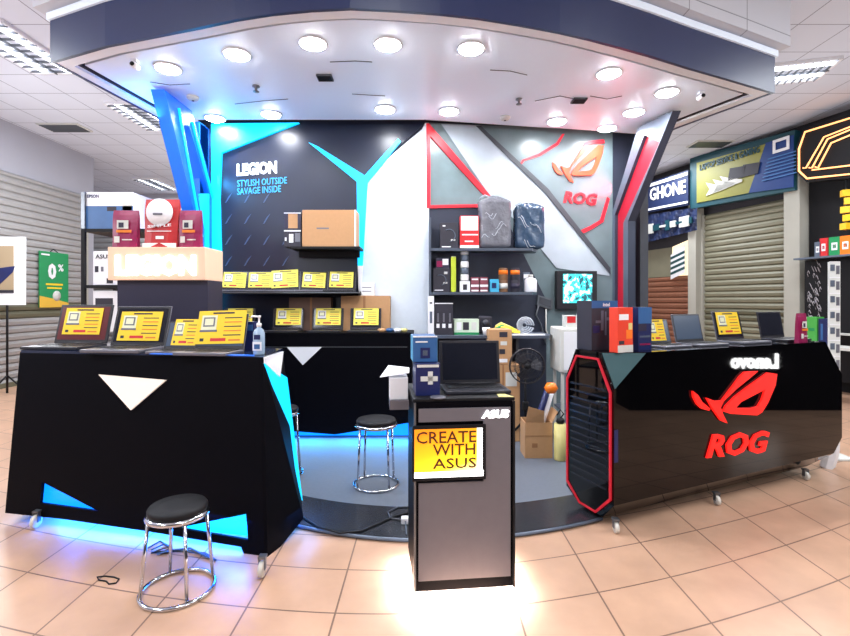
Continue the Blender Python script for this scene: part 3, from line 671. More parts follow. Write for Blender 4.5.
# poster stand, green poster
Ys = 7.6
r = thing('poster_stand', 'white display board with laptop picture on a black pole, left edge', 'poster stand', (X(5, Ys), Ys, 0))
MB().box((X(2, Ys), Ys, (Z(237, Ys) + Z(305, Ys)) / 2), (X(25, Ys) - X(-21, Ys), .04, 68 / F * Ys), white).build('board', r)
MB().rect(X(-15, Ys), X(15, Ys), Z(292, Ys), Z(246, Ys), Ys - .02, .006, mat('photo_tan', (160, 140, 112), .5)).prism([P(-8, 278, Ys - .03), P(0, 268, Ys - .03), P(15, 266, Ys - .03), P(13, 272, Ys - .03), P(-2, 286, Ys - .03)], (0, -.004, 0), bluedeep).rect(X(-15, Ys), X(15, Ys), Z(293, Ys), Z(290, Ys), Ys - .02, .01, ink).build('picture', r)
MB().tube([(X(5, Ys), Ys + .04, .02), (X(5, Ys), Ys + .04, 2.2)], .016, blackm).build('pole', r)
for a in (.2, 2.3, 4.4):
    MB().tube([(X(5, Ys), Ys + .04, .3), (X(5, Ys) + .28 * math.cos(a), Ys + .04 + .28 * math.sin(a), .02)], .012, blackm).build('leg', r)
Xp = -7.17
def gp(px, py): k = (px - 425) / F; Y = Xp / k; return Vector((Xp, Y, Z(py, Y)))
ya, yb = gp(39, 280).y, gp(68, 280).y; za, zb = 1.36, 2.42
r = thing('hanging_poster', 'green poster with big 0% hanging on the left shutter', 'poster', (Xp, (ya + yb) / 2, za))
MB().box((Xp, (ya + yb) / 2, (za + zb) / 2), (.015, yb - ya, zb - za), green).build('sheet', r)
yd = Vector((0, 1, 0))
mb = MB().text('0', (Xp + .01, ya + .2, 1.9), yd, (0, 0, 1), .2, .3, white, .004, .05).text('%', (Xp + .01, ya + .45, 2.06), yd, (0, 0, 1), .14, .14, white, .004)
mb.box((Xp + .01, (ya + yb) / 2, 1.8), (.006, .42, .035), yellow).box((Xp + .01, (ya + yb) / 2, 1.73), (.006, .36, .03), yellow).box((Xp + .01, ya + .14, 2.36), (.006, .2, .03), white)
mb.prism([(Xp + .008, ya, 1.36), (Xp + .008, yb, 1.36), (Xp + .008, yb, 1.44), (Xp + .008, (ya + yb) / 2, 1.52), (Xp + .008, ya, 1.58)], (.004, 0, 0), mat('poster_gold', (225, 180, 60), .5))
MB().lathe([(.001, 0), (.1, 0), (.1, .006), (.001, .006)], offwhite, (Xp + .012, (ya + yb) / 2 + .05, 1.58), 14, 'X').build('product_picture', r)
mb.build('printed_front', r)
MB().tube([(Xp, (ya + yb) / 2 - .1, 2.42), (Xp - .01, (ya + yb) / 2, 2.48), (Xp, (ya + yb) / 2 + .1, 2.42)], .008, blackm).build('hook', r)

# ------------------------------------------------------------ back counter
bc = thing('back_counter', 'long black counter with small white triangle against the dark backdrop', 'counter', (-1.2, 5.3, .03))
xa, xb, yf = -2.38, X(412, 5.15), 5.1
MB().prism([(xa, yf, .12), (X(300, yf), yf, .1), (X(335, yf), yf, .07), (xb, yf, .2), (xb, yf, 1.12), (xa, yf, 1.12)], (0, .02, 0), black).build('front_panel', bc)
MB().box(((xa + xb) / 2, 5.365, 1.135), (xb - xa + .02, .54, .03), black).build('counter_top', bc)
for xx in (xa + .01, xb - .01): MB().box((xx, 5.38, .575), (.02, .5, 1.09), black).build('side_panel', bc)
MB().box(((xa + xb) / 2, 5.2, .12), (xb - xa - .06, .01, .17), bluelit).build('light_strip', bc)
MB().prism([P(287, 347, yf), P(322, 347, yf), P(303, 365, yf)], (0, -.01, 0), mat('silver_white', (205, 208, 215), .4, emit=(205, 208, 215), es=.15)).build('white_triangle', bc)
MB().box(((xa + xb) / 2 + .3, yf - .003, Z(347, yf)), (xb - xa - .7, .006, .006), steel).build('panel_seam', bc)
G2 = 'laptops on the back counter'
for px, sg, l, sc_ in ((236, 'pale', 'laptop on back counter half hidden behind the front counter', screen), (285.5, 'pale', 'left of the three laptops on back counter above the white triangle', screen), (326, 'pale', 'middle of the three laptops on back counter', screen), (364.5, 'pale', 'right of the three laptops on back counter, by the cartons', screen)):
    laptop(l, (X(px, 5.33), 5.3, 1.15), 0, .35, lapdark, sc_, sg, 12, (.005, .05), 1.12, G2)
r = thing('wall_shelf', 'long dark shelf of laptops on the navy backdrop', 'shelf', (X(289, 5.4), 5.5, Z(292, 5.3)))
zs1 = Z(291.5, 5.3)
MB().box(((X(217, 5.3) + X(359, 5.3)) / 2, 5.455, zs1 - .012), (X(359, 5.3) - X(217, 5.3), .34, .024), blackm).build('shelf_board', r)
MB().box(((X(217, 5.3) + X(359, 5.3)) / 2, 5.283, zs1 - .012), (X(359, 5.3) - X(217, 5.3), .006, .012), steel).build('edge_strip', r)
G3 = 'laptops on the wall shelf'
lb = ['first from left, against the cyan pillar strip', 'second from left', 'in the middle with two cards', 'fourth from left', 'last at the right end']
for i, px in enumerate((231, 257.5, 283, 312, 340)):
    laptop('laptop on the long wall shelf, ' + lb[i], (X(px, 5.42), 5.4, zs1), 0, .325 if i < 4 else .335, lapgrey if i != 4 else lapdark, screen, 'pale', 12, (-.005, .035), 1.13 if i != 2 else 1.3, G3, srot=(.03, 0, -.06, .04, .02)[i])
r = thing('wall_shelf', 'short dark wall shelf holding the brown carton', 'shelf', (X(324, 5.4), 5.5, Z(247, 5.3)))
zs2 = Z(246.5, 5.3)
MB().box((X(325, 5.3), 5.455, zs2 - .012), (X(360, 5.3) - X(290, 5.3), .34, .024), blackm).build('shelf_board', r)
MB().box((X(325, 5.3), 5.55, zs2 - .06), (.7, .02, .08), blackm).build('bracket', r)
pbox('cardboard_box', 'wide plain brown carton on the short upper wall shelf', 'box', 302, 356, 209, 246, 5.33, .26, card, z=zs2, decor=[(.27, .48, .5, .52, lapgrey), (.97, 0, 1, 1, white)])
pbox('headset_box', 'black box with white headset print left of the wide carton', 'box', 284, 301, 229, 246, 5.33, .2, ink, z=zs2, decor=[(.05, .35, .15, .55, white), (.3, .25, .55, .75, white), (.65, .3, .95, .8, lapgrey), (0, .9, 1, .98, white)])
zz = zs2 + 17 / F * 5.33 + .002
pbox('cardboard_box', 'small brown carton on top of the headset box', 'box', 284, 301, 211, 228, 5.33, .2, plum, z=zz, decor=[(.25, .08, .8, .92, card), (0, .95, 1, 1, white)])
pbox('cardboard_box', 'brown carton standing behind the right back counter laptop', 'box', 341, 390, 297, 332, 5.47, .14, card, z=1.15, decor=[(.45, 0, .5, 1, cardd)])
pbox('cardboard_box', 'dull brown carton behind the middle back counter laptop', 'box', 289, 331, 299, 332, 5.5, .12, mat('card_dark', (110, 84, 72), .7), z=1.15, decor=[(.5, 0, .55, 1, cardd)])
z3 = 1.15 + 35 / F * 5.47 + .002
pbox('small_box', 'small white box on top of the brown carton by the white wall', 'box', 361, 374, 281, 294, 5.5, .1, white, z=z3, decor=[(.1, .3, .8, .36, lapgrey), (.1, .6, .8, .66, lapgrey)])
mb = MB()
for i, px in enumerate((382, 390, 398, 404)): mb.lathe([(.001, 0), (.03, .0), (.045, .025), (.03, .04), (.001, .045)], (card, bluebox, white, cream)[i], (X(px, 5.3), 5.22 + .03 * (i % 2), 1.15), 12)
tag(mb.build('cable_bundle'), 'small heap of coloured cable coils at right end of back counter', 'cables')

# ------------------------------------------------------------ shelf unit on the right backdrop
su = thing('shelving_unit', 'grey shelf unit with two shelves and a desk top below the red triangle', 'shelves', (X(485, 5.4), 5.55, .03))
ya = 5.36
xa, xb = X(429, ya), X(541, ya)
for py, w1 in ((248, 541), (292, 541)):
    z = Z(py, ya); x1 = X(w1, ya)
    MB().prism([(xa, ya, z - .03), (x1 - .1, ya, z - .03), (x1, ya + .2, z - .03), (x1, 5.7, z - .03), (xa, 5.62, z - .03)], (0, 0, .03), shelfm).build('shelf', su)
MB().box((xa + .012, ya + .14, Z(335, ya) / 2 + 1.05), (.024, .26, 2.1 - Z(335, ya) + .65), shelfm).build('side_panel', su)
zd = 1.12
MB().prism([(xa - .02, 5.12, zd - .03), (X(547, 5.2), 5.12, zd - .03), (X(551, 5.3), 5.3, zd - .03), (X(551, 5.3), 5.72, zd - .03), (xa - .02, 5.62, zd - .03)], (0, 0, .03), shelfm).build('desk_top', su)
for xx in (xa + .02, 1.0): MB().box((xx, 5.4, (zd - .03 + .03) / 2), (.03, .42, zd - .06), greyd).build('desk_leg', su)
s1, s2 = Z(248, ya), Z(292, ya)
Yb = 5.42
pbox('headphone_box', 'black headphone box with curved print on the top shelf', 'box', 440, 458, 221, 247, Yb, .15, ink, z=s1, arc_=(.5, .5, .07), decor=[(.1, .05, .6, .09, white), (.6, .3, .85, .36, offwhite), (.15, .85, .3, .9, white)])
pbox('product_box', 'red and white box beside the grey bag on the top shelf', 'box', 460, 479, 214, 247, Yb, .12, redpack, z=s1, decor=[(.05, .55, .95, .98, white), (.1, .4, .95, .44, white), (0, 0, 1, .1, white), (.25, .2, .7, .24, white)])
def bag(name, label, px0, px1, py0, Yc, zb, m, seed):
    w = (px1 - px0) / F * Yc; h = Z(py0, Yc) - zb; rr = random.Random(seed); n = 28; k = 22; vs = []
    for j in range(k + 1):
        v = j / k; 
        for i in range(n):
            a = 2 * math.pi * i / n; ca, sa = math.cos(a), math.sin(a)
            sq = (abs(ca) ** 6 + abs(sa) ** 6) ** (-1 / 6)
            wr = 1 + .05 * math.sin(7 * a + 5 * v * 3 + seed) + .035 * math.sin(13 * a - 17 * v) 
            tap = (1 - .75 * max(0, v - .93) / .07) * (1 - .4 * max(0, .05 - v) / .05)
            vs.append((ca * sq * w / 2 * .96 * (wr * .5 + .5) * tap, sa * sq * .12 * wr * tap * (1 - .2 * v), v * h + .015 * math.sin(3 * a + seed) * (v > .9)))
    fs = [(j * n + i, j * n + (i + 1) % n, (j + 1) * n + (i + 1) % n, (j + 1) * n + i) for j in range(k) for i in range(n)] + [tuple(range(n - 1, -1, -1)), tuple(k * n + i for i in range(n))]
    r = thing(name, label, 'bag', (X((px0 + px1) / 2, Yc), Yc + .02, zb)); MB().add(vs, fs, m, True).build('bag_body', r, False)
    mb = MB()
    for s_ in range(6):
        x = -w * .42 + w * .1 * s_; z_ = h * rr.uniform(.12, .7); mb.tube([(x + w * .26 * t / 5 * (1 if seed == 2 else .9), -.121 - .004 * math.sin(t * 2 + s_), z_ + h * (.05 * math.sin(t + s_) - (.035 if seed == 2 else -.012) * t)) for t in range(6)], .0035, plasticclear, 5)
    mb.tube([(-w * .44, 0, h * .97), (-w * .3, -.03, h * 1.03), (-w * .1, 0, h * .98)], .012, plasticclear, 6)
    mb.build('plastic_folds', r, False)
bag('wrapped_bag', 'grey backpack wrapped in shiny clear plastic on the top shelf', 478, 511, 197, 5.5, s1, baggrey, 1)
bag('wrapped_bag', 'dark blue backpack wrapped in plastic at right end of top shelf', 514, 544, 204, 5.54, s1, bagblue, 2)
pbox('headphone_box', 'black headphone box with pale arc at left end of second shelf', 'box', 433, 450, 267, 291, Yb, .14, ink, z=s2, arc_=(.45, .5, .06), decor=[(.1, .06, .6, .1, white), (.6, .35, .85, .42, offwhite), (.65, .75, .85, .85, offwhite)])
pbox('small_box', 'small pink and white box on top of the left headphone box', 'box', 436, 449, 256, 266, Yb, .1, plum, z=s2 + 24 / F * Yb + .002, decor=[(.05, .1, .5, .7, magenta), (.5, .3, .95, .9, white)])
tag(MB().box((X(453.5, Yb), Yb + .03, s2 + .2), (.058, .058, .4), mat('lime', (190, 205, 50), .5), bev=.01).box((X(453.5, Yb), Yb + .03, s2 + .402), (.05, .05, .006), offwhite).build('mousepad_tube'), 'tall lime green upright box on the second shelf', 'box')
for i in range(5):
    r = MB().lathe([(.02, 0), (.045, .0), (.047, .01), (.047, .062), (.042, .072), (.02, .072)], (white, silver, white, silver, white)[i], (X(465, Yb), Yb + .05, s2 + .13 + i * .074), 16)
    tag(r.build('cable_spool'), 'white disc tub, %s of the stack on second shelf' % ('lowest', 'second from bottom', 'middle', 'second from top', 'topmost')[i], 'tub', 'stack of white tubs')
pbox('webcam_box', 'white box with dark lens print under the tub stack', 'box', 460, 470, 280, 291, Yb, .1, white, z=s2, decor=[(.3, .2, .7, .7, ink)])
pink = mat('pink_dark', (130, 60, 75), .5)
for i, (a, b) in enumerate(((471, 479), (480, 488))):
    pbox('mouse_box', ('left' if i == 0 else 'right') + ' of two pink and white boxes on second shelf', 'box', a, b, 276, 291, Yb, .1, pink, z=s2, decor=[(0, .35, 1, .5, white), (.1, .8, .9, .9, white), (.05, .05, .95, .15, white)], group='pink and white boxes')
pbox('small_box', 'bright blue small box between pink boxes and dark cans', 'box', 490, 499, 278, 291, Yb, .1, mat('sky_blue', (60, 165, 205), .5), z=s2, decor=[(.2, .3, .7, .7, bluedeep)])
brn = mat('brown_print', (120, 84, 56), .5)
for px, l in ((504, 'brown and orange tin left of the darker tin'), (516, 'dark tin with orange top beside the white bottle')):
    m_ = brn if px == 504 else ink
    tag(MB().lathe([(.001, 0), (.05, 0), (.052, .005), (.052, .13), (.05, .135), (.05, .14), (.052, .145), (.052, .26), (.045, .275), (.001, .276)], m_, (X(px, Yb), Yb + .06, s2), 20).lathe([(.053, .2), (.0535, .2), (.0535, .25), (.053, .25)], orangep, (X(px, Yb), Yb + .06, s2), 20).lathe([(.053, .04), (.0535, .04), (.0535, .1), (.053, .1)], offwhite if px == 504 else plum, (X(px, Yb), Yb + .06, s2), 20).build('tin'), l, 'tin')
r = thing('plastic_bottle', 'squat white plastic bottle at right end of second shelf', 'bottle', (X(532, Yb), Yb + .07, s2))
MB().lathe([(.001, 0), (.065, 0), (.07, .01), (.07, .13), (.055, .155), (.025, .165), (.025, .175)], white).build('bottle_body', r, False); MB().lathe([(.028, .175), (.028, .2), (.001, .202)], offwhite).build('cap', r, False)
pbox('small_box', 'silver box behind the squat white bottle', 'box', 523, 530, 271, 291, 5.52, .06, silver, z=s2, decor=[(.1, .7, .9, .9, white)])
# desk goods
Yd = 5.22
pbox('pc_tower', 'slim white tower standing at left end of the desk top', 'computer', 428, 434, 296, 335, Yd, .3, white, z=zd, decor=[(.3, .3, .7, .6, silver), (.3, .8, .7, .84, ink)])
pbox('product_box', 'black box with three figures printed, beside the white tower', 'box', 435, 453, 303, 335, Yd, .16, ink, z=zd, decor=[(.08, .22, .25, .35, white), (.4, .22, .58, .35, white), (.75, .22, .92, .35, white), (.12, .4, .22, .68, lapgrey), (.44, .4, .54, .68, lapgrey), (.78, .4, .88, .68, lapgrey), (0, .97, 1, 1, white)])
pbox('router_box', 'white and green box with black circles on the desk top', 'box', 454, 479, 317, 332.5, Yd + .05, .14, mat('pale_green', (205, 222, 200), .5), z=zd, decor=[(0, 0, 1, .14, green), (.1, .3, .3, .8, white), (.36, .3, .6, .8, ink), (.42, .4, .54, .65, white), (.7, .3, .9, .8, offwhite)])
r = thing('gadget', 'dark camera like gadget behind the white cup on desk', 'camera', (X(485, 5.4), 5.42, zd))
MB().box((0, 0, .1), (.15, .1, .2), ink, bev=.02).build('camera_body', r, False); MB().lathe([(.001, 0), (.04, 0), (.04, -.05), (.001, -.05)], lapdark, (0, -.05, .12), 18, 'Y').build('lens', r, False)
tag(MB().lathe([(.001, 0), (.03, 0), (.042, .08), (.038, .08), (.027, .006), (.001, .006)], white, (X(486, Yd), Yd, zd), 20).build('cup'), 'small white cup standing on the desk top', 'cup')
mb = MB(); yw = mat('yellow_green', (225, 210, 60), .5)
for i in range(6): mb.tube([(X(493, Yd) + .01 * i, Yd + .05 * (i % 3), zd + .03 + .012 * i), (X(503, Yd), Yd + .03 * i, zd + .05 + .014 * i), (X(520, Yd) - .02 * i, Yd + .04 * (i % 2), zd + .03 + .01 * i)], .016, (yw, orangep, yw, green, yw, cream)[i], 6)
tag(mb.build('cable_pile'), 'pile of yellow and green packets and cords on the desk', 'cables')
mb = MB()
for i in range(4): mb.tube([(X(527, Yd) + (.09 - .02 * i) * math.cos(t * .5), Yd + .08 + .02 * i, zd + .1 + (.09 - .02 * i) * math.sin(t * .5)) for t in range(13)], .01, plasticclear, 6)
tag(mb.build('cable_coil'), 'coil wrapped in clear plastic at right end of desk', 'cable')
tag(MB().prism([(X(491, 5.15), 5.14, zd), (X(545, 5.15), 5.14, zd), (X(545, 5.2), 5.24, zd), (X(495, 5.2), 5.24, zd)], (0, 0, .012), white).build('keyboard_tray'), 'thin white edged keyboard lying at the desk front', 'keyboard')

# kit to the right of the desk ------------------------------------------------
r = thing('wall_monitor', 'monitor showing turquoise picture on the grey wall', 'monitor', WR(577, 307, .1))
a, b, c, d = WR(557, 309, .1), WR(597, 309, .1), WR(597, 271, .1), WR(557, 271, .1)
MB().prism([a, b, c, d], -NR * .06, bezel).build('bezel', r)
scm = bpy.data.materials.new('screen_picture'); scm.use_nodes = True; nt = scm.node_tree; bb = nt.nodes['Principled BSDF']
vo = nt.nodes.new('ShaderNodeTexNoise'); vo.inputs['Scale'].default_value = 14; vo.inputs['Detail'].default_value = 2; cr = nt.nodes.new('ShaderNodeValToRGB'); tc = nt.nodes.new('ShaderNodeTexCoord')
cr.color_ramp.interpolation = 'CONSTANT'
cr.color_ramp.elements[0].color = lin((30, 70, 80)); cr.color_ramp.elements[1].position = .44; cr.color_ramp.elements[1].color = lin((50, 190, 195))
e = cr.color_ramp.elements.new(.56); e.color = lin((190, 235, 235))
nt.links.new(tc.outputs['Object'], vo.inputs['Vector']); nt.links.new(vo.outputs['Fac'], cr.inputs['Fac']); nt.links.new(cr.outputs['Color'], bb.inputs['Emission Color']); bb.inputs['Emission Strength'].default_value = 1.0; nt.links.new(cr.outputs['Color'], bb.inputs['Base Color'])
MB().prism([WR(563, 303, .102), WR(592, 303, .102), WR(592, 274, .102), WR(563, 274, .102)], NR * .004, scm).build('screen', r)
MB().prism([WR(570, 298, .04), WR(584, 298, .04), WR(584, 285, .04), WR(570, 285, .04)], -NR * .035, steel).build('wall_mount', r)
r = thing('switch_panel', 'tilted small metal framed panel with cords on the grey wall', 'panel', WR(545, 305, .06))
MB().prism([WR(537, 305, .06), WR(552, 310, .06), WR(553, 299, .06), WR(538, 295, .06)], -NR * .05, steel).build('frame', r)
MB().prism([WR(539, 303.5, .062), WR(550.5, 307.5, .062), WR(551, 300.5, .062), WR(539.5, 297, .062)], NR * .004, greyd).build('panel_face', r)
MB().tube([WR(539, 304, .05), WR(536, 315, .04), WR(541, 325, .05), WR(543, 333, .04), WR(546, 345, .05)], .01, steel, 6).tube([WR(546, 309, .05), WR(546, 330, .04), WR(550, 340, .05)], .008, offwhite, 6).build('cord', r)
# white cabinet on stand
Yc = 4.95
r = thing('white_cabinet', 'white metal cabinet on thin legs left of the red edged counter', 'cabinet', (X(575, Yc), Yc + .2, .03))
x0, x1 = X(560, Yc), X(590, Yc); zt = Z(328, Yc); zb = Z(373, Yc)
MB().box(((x0 + x1) / 2, Yc + .2, (zt + zb) / 2), (x1 - x0, .4, zt - zb), offwhite, bev=.015).build('cabinet_body', r)
MB().rect(x0 + .04, x1 - .01, zb + .03, zt - .04, Yc, .006, white).build('door', r)
for xx in (x0 + .04, x1 - .04):
    for yy in (Yc + .05, Yc + .35): MB().box((xx, yy, (zb + .03) / 2), (.03, .03, zb - .03), offwhite).build('leg', r)
MB().box(((x0 + x1) / 2, Yc + .2, .35), (x1 - x0 - .06, .32, .02), silver).build('lower_shelf', r)
pbox('small_carton', 'white and red carton on the white cabinet', 'box', 566, 578, 316, 328, Yc + .06, .14, offwhite, z=zt, decor=[(.1, .4, .8, .95, redpack)])
r = thing('spray_bottle', 'white bottle beside the red carton on white cabinet', 'bottle', (X(581.5, Yc), Yc + .08, zt))
MB().lathe([(.001, 0), (.036, 0), (.038, .01), (.038, .1), (.016, .15), (.014, .17)], white).build('bottle_body', r, False); MB().lathe([(.017, .17), (.017, .2), (.001, .202)], offwhite).build('cap', r, False)
# fan
Yf = 4.85; cz = Z(366, Yf)
r = thing('pedestal_fan', 'black pedestal fan with wire cage beside the stacked cartons', 'fan', (X(527, Yf), Yf, .03))
h = cz - .03; R_ = .175; mb = MB()
for k in range(3):
    rr_ = R_ * (1, .72, .4)[k]
    for s_ in (-1, 1): mb.tube([(rr_ * math.cos(t * math.pi / 14), s_ * (.07 - .05 * rr_ / R_), h + rr_ * math.sin(t * math.pi / 14)) for t in range(28)], .003 + .003 * (k == 0), bezel, 5, True)
for i in range(20):
    a = i * math.pi / 10; 
    for s_ in (-1, 1): mb.tube([(.03 * math.cos(a), s_ * .075, h + .03 * math.sin(a)), (R_ * math.cos(a), s_ * .02, h + R_ * math.sin(a))], .0018, bezel, 4)
mb.build('wire_cage', r, False)
mb = MB()
for i in range(3):
    a = i * 2.094; vs = [(.02 * math.cos(a - .5), -.01, h + .02 * math.sin(a - .5)), (.14 * math.cos(a - .35), -.03, h + .14 * math.sin(a - .35)), (.155 * math.cos(a + .2), 0, h + .155 * math.sin(a + .2)), (.12 * math.cos(a + .6), .02, h + .12 * math.sin(a + .6)), (.02 * math.cos(a + .6), .01, h + .02 * math.sin(a + .6))]
    mb.prism(vs, (0, .004, 0), lapdark)
mb.build('blades', r, False)
MB().lathe([(.001, -.05), (.03, -.05), (.035, 0), (.045, .05), (.04, .15), (.001, .16)], blackm, (0, 0, h), 18, 'Y').build('motor', r, False)
MB().tube([(0, .08, h), (0, .08, .1)], .014, blackm).build('pole', r, False)
MB().box((0, .08, h * .48), (.06, .06, .09), blackm, bev=.01).build('control_box', r, False)
for a in (.5, 2.6, 4.7): MB().tube([(0, .08, .25), (.2 * math.cos(a), .08 + .2 * math.sin(a), .012)], .012, blackm).build('leg', r, False)
# cartons between kiosk and fan
z0 = .03
pbox('cardboard_box', 'lower large brown carton left of the pedestal fan', 'box', 488, 520, 375, 452, 4.98, .3, card, z=z0, decor=[(.45, 0, .5, 1, cardd), (.1, .75, .3, .9, cardd), (.55, .72, .9, .9, offwhite)])
h1 = 77 / F * 4.98
pbox('cardboard_box', 'upper narrow brown carton with dark windows on the carton stack', 'box', 489, 512, 340, 375, 4.98, .25, card, z=z0 + h1 + .002, decor=[(.45, .78, .8, .93, ink), (.5, .55, .78, .66, offwhite), (.45, .3, .7, .44, ink), (.4, .06, .8, .16, white)])
# open carton
Yo = 4.45
r = thing('open_carton', 'open brown carton with raised flaps on the floor', 'box', (X(539, Yo), Yo + .12, .03))
w, hh, dd = .25, .33, .22
mb = MB()
for s_ in (-1, 1): mb.box((s_ * w / 2, 0, hh / 2), (.006, dd, hh), card)
for s_ in (-1, 1): mb.box((0, s_ * dd / 2, hh / 2), (w, .006, hh), card)
mb.box((0, 0, .004), (w, dd, .008), card); mb.rect(-w * .5, w * .5, hh * .62, hh * .64, -dd / 2 - .003, .002, cardd).rect(-w * .25, -w * .05, hh * .3, hh * .42, -dd / 2 - .003, .002, cardd)
mb.build('carton_body', r, False)
MB().prism([(-w / 2, -dd / 2, hh), (w * .2, -dd / 2, hh), (w * .15, -dd / 2 - .05, hh + .12), (-w / 2 + .02, -dd / 2 - .05, hh + .16)], (0, .004, 0), card).build('flap', r, False)
MB().prism([(w / 2, -dd / 2, hh), (w / 2, dd / 2, hh), (w / 2 + .05, dd / 2, hh + .1), (w / 2 + .05, -dd / 2, hh + .1)], (.004, 0, 0), card).build('flap', r, False)
mb = MB()
mb.tube([(X(533, Yo), Yo + .1, .15), (X(553, Yo), Yo + .14, Z(388, Yo))], .03, bluedeep, 10); tag(mb.build('paper_roll'), 'blue purple rolled sheet leaning out of the open carton', 'roll')
mb = MB(); mb.tube([(X(540, Yo), Yo + .15, .15), (X(557, Yo), Yo + .2, Z(393, Yo))], .035, white, 10); tag(mb.build('paper_roll'), 'white rolled paper leaning out of the open carton', 'roll')
mb = MB(); q = P(551, 388, Yo + .02)
mb.lathe([(.001, -.05), (.04, -.045), (.065, 0), (.04, .045), (.001, .05)], orangep, q, 16); tag(mb.build('plastic_ball'), 'orange rounded object on top of the paper rolls', 'object')
r = thing('storage_tube', 'pale yellow upright cylinder beside the open carton', 'cylinder', (X(561, 4.4), 4.42, .03))
MB().lathe([(.001, 0), (.055, 0), (.058, .01), (.058, .33), (.001, .335)], cream).build('tube_body', r, False); MB().lathe([(.03, .335), (.04, .35), (.03, .38), (.001, .385)], blackm).tube([(0, 0, .38), (.03, 0, .42), (0, 0, .46), (-.03, 0, .41)], .007, blackm, 6).build('cap', r, False)

# ------------------------------------------------------------ kiosk
ka = Vector((X(414, 2.36), 2.36, 0)); kdir = Vector((.985, .1, 0)).normalized(); kn = Vector((-kdir.y, kdir.x, 0)); kw = .505; kd = .43
krz = math.atan2(kdir.y, kdir.x)
ko = ka + kdir * kw / 2
r = kiosk = thing('display_kiosk', 'grey and black display kiosk with lit orange poster, centre front', 'kiosk', ko, krz)
# local frame: x along the front, front face at y=0
def KB(): return MB()
KB().box((0, kd / 2, .53), (kw, kd, .93), black).build('kiosk_body', r, False)
KB().box((0, kd / 2 + .02, 1.003), (kw + .01, kd + .03, .016), blackm, bev=.003).build('top_board', r, False)
KB().box((.0, kd / 2 - .0, .03), (kw - .16, kd - .06, .06), steel).build('plinth', r, False)
KB().rect(-kw / 2 + .022, kw / 2 - .022, .12, .6, 0, .01, grey).rect(kw / 2 - .16, kw / 2 - .022, .6, .965, 0, .01, grey).rect(-kw / 2 + .022, kw / 2 - .16, .9, .965, 0, .01, grey).build('front_panel', r, False)
for s_ in (-1, 1): KB().box((s_ * (kw / 2 - .004), -.006, .53), (.01, .014, .93), steel if s_ < 0 else blackm).build('edge_profile', r, False)
KB().rect(-kw / 2 - .01, kw / 2 - .15, .615, .885, -.01, .012, blackm).build('poster_frame', r, False)
pm = bpy.data.materials.new('lit_poster'); pm.use_nodes = True; nt = pm.node_tree; bb = nt.nodes['Principled BSDF']
tc = nt.nodes.new('ShaderNodeTexCoord'); sp = nt.nodes.new('ShaderNodeSeparateXYZ'); mr = nt.nodes.new('ShaderNodeMapRange'); cr = nt.nodes.new('ShaderNodeValToRGB'); ad = nt.nodes.new('ShaderNodeMath'); ad.operation = 'ADD'
mu = nt.nodes.new('ShaderNodeMath'); mu.operation = 'MULTIPLY'; mu.inputs[1].default_value = -.28
nt.links.new(tc.outputs['Object'], sp.inputs[0]); nt.links.new(sp.outputs['X'], mu.inputs[0]); nt.links.new(mu.outputs[0], ad.inputs[0]); nt.links.new(sp.outputs['Z'], ad.inputs[1]); nt.links.new(ad.outputs[0], mr.inputs['Value'])
mr.inputs['From Min'].default_value = .65; mr.inputs['From Max'].default_value = .93; nt.links.new(mr.outputs[0], cr.inputs['Fac'])
cr.color_ramp.elements[0].color = lin((255, 245, 190)); cr.color_ramp.elements[0].position = .0
cr.color_ramp.elements[1].color = lin((225, 125, 15)); cr.color_ramp.elements[1].position = .9
e = cr.color_ramp.elements.new(.18); e.color = lin((255, 215, 40)); e = cr.color_ramp.elements.new(.5); e.color = lin((245, 168, 20))
nt.links.new(cr.outputs['Color'], bb.inputs['Emission Color']); nt.links.new(cr.outputs['Color'], bb.inputs['Base Color']); bb.inputs['Emission Strength'].default_value = .9
KB().rect(-kw / 2 + .0, kw / 2 - .195, .66, .868, -.02, .006, pm).build('lit_poster', r, False)
KB().rect(-kw / 2 + .0, kw / 2 - .163, .632, .66, -.02, .006, litw).rect(kw / 2 - .195, kw / 2 - .168, .64, .868, -.02, .006, litw).build('white_light_edge', r, False)
letm = mat('letter_brown', (84, 38, 10), .6); mb = KB()
x0 = -kw / 2
for t_, a, b, z, hh in (('CREATE', .01, .305, .8, .058), ('WITH', .09, .3, .74, .055), ('ASUS', .09, .305, .675, .05)):
    mb.text(t_, (x0 + a, -.0265, z), (1, 0, 0), (0, 0, 1), b - a, hh, letm, .002, .008)
mb.build('poster_lettering', r, False)
KB().text('ASUS', (kw / 2 - .17, -.011, .913), (1, 0, 0), (0, 0, 1), .14, .04, litw, .006, .06, .15).build('lit_logo', r, False)
# leaflet holder on the kiosk side
mb = KB(); lx = -kw / 2 - .06
mb.box((lx, .33, .93), (.105, .16, .05), grey).build('side_tray', r, False)
def kpt(x, y, z): return ko + kdir * x + kn * y + Vector((0, 0, z))
mb = MB().box((0, 0, .06), (.1, .13, .12), white, bev=.003)
o = mb.build('paper_stack', None, False); o.location = kpt(lx - .002, .33, .956); o.rotation_euler = (0, 0, krz); tag(o, 'white paper block standing in the tray left of the kiosk', 'paper')
mb = MB().prism([(-.11, -.06, .0), (.05, -.06, .022), (.06, .08, .03), (-.06, .08, .045)], (0, 0, .003), white)
o = mb.build('paper_sheet', None, False); o.location = kpt(lx + .005, .33, 1.078); o.rotation_euler = (0, 0, krz); tag(o, 'loose white sheet lying tilted on the paper block', 'paper')
ktop = 1.0115
o = laptop('black gaming laptop with dark screen on the centre kiosk', kpt(.045, .16, ktop), krz, .345, lapdark, screen, None, 8)
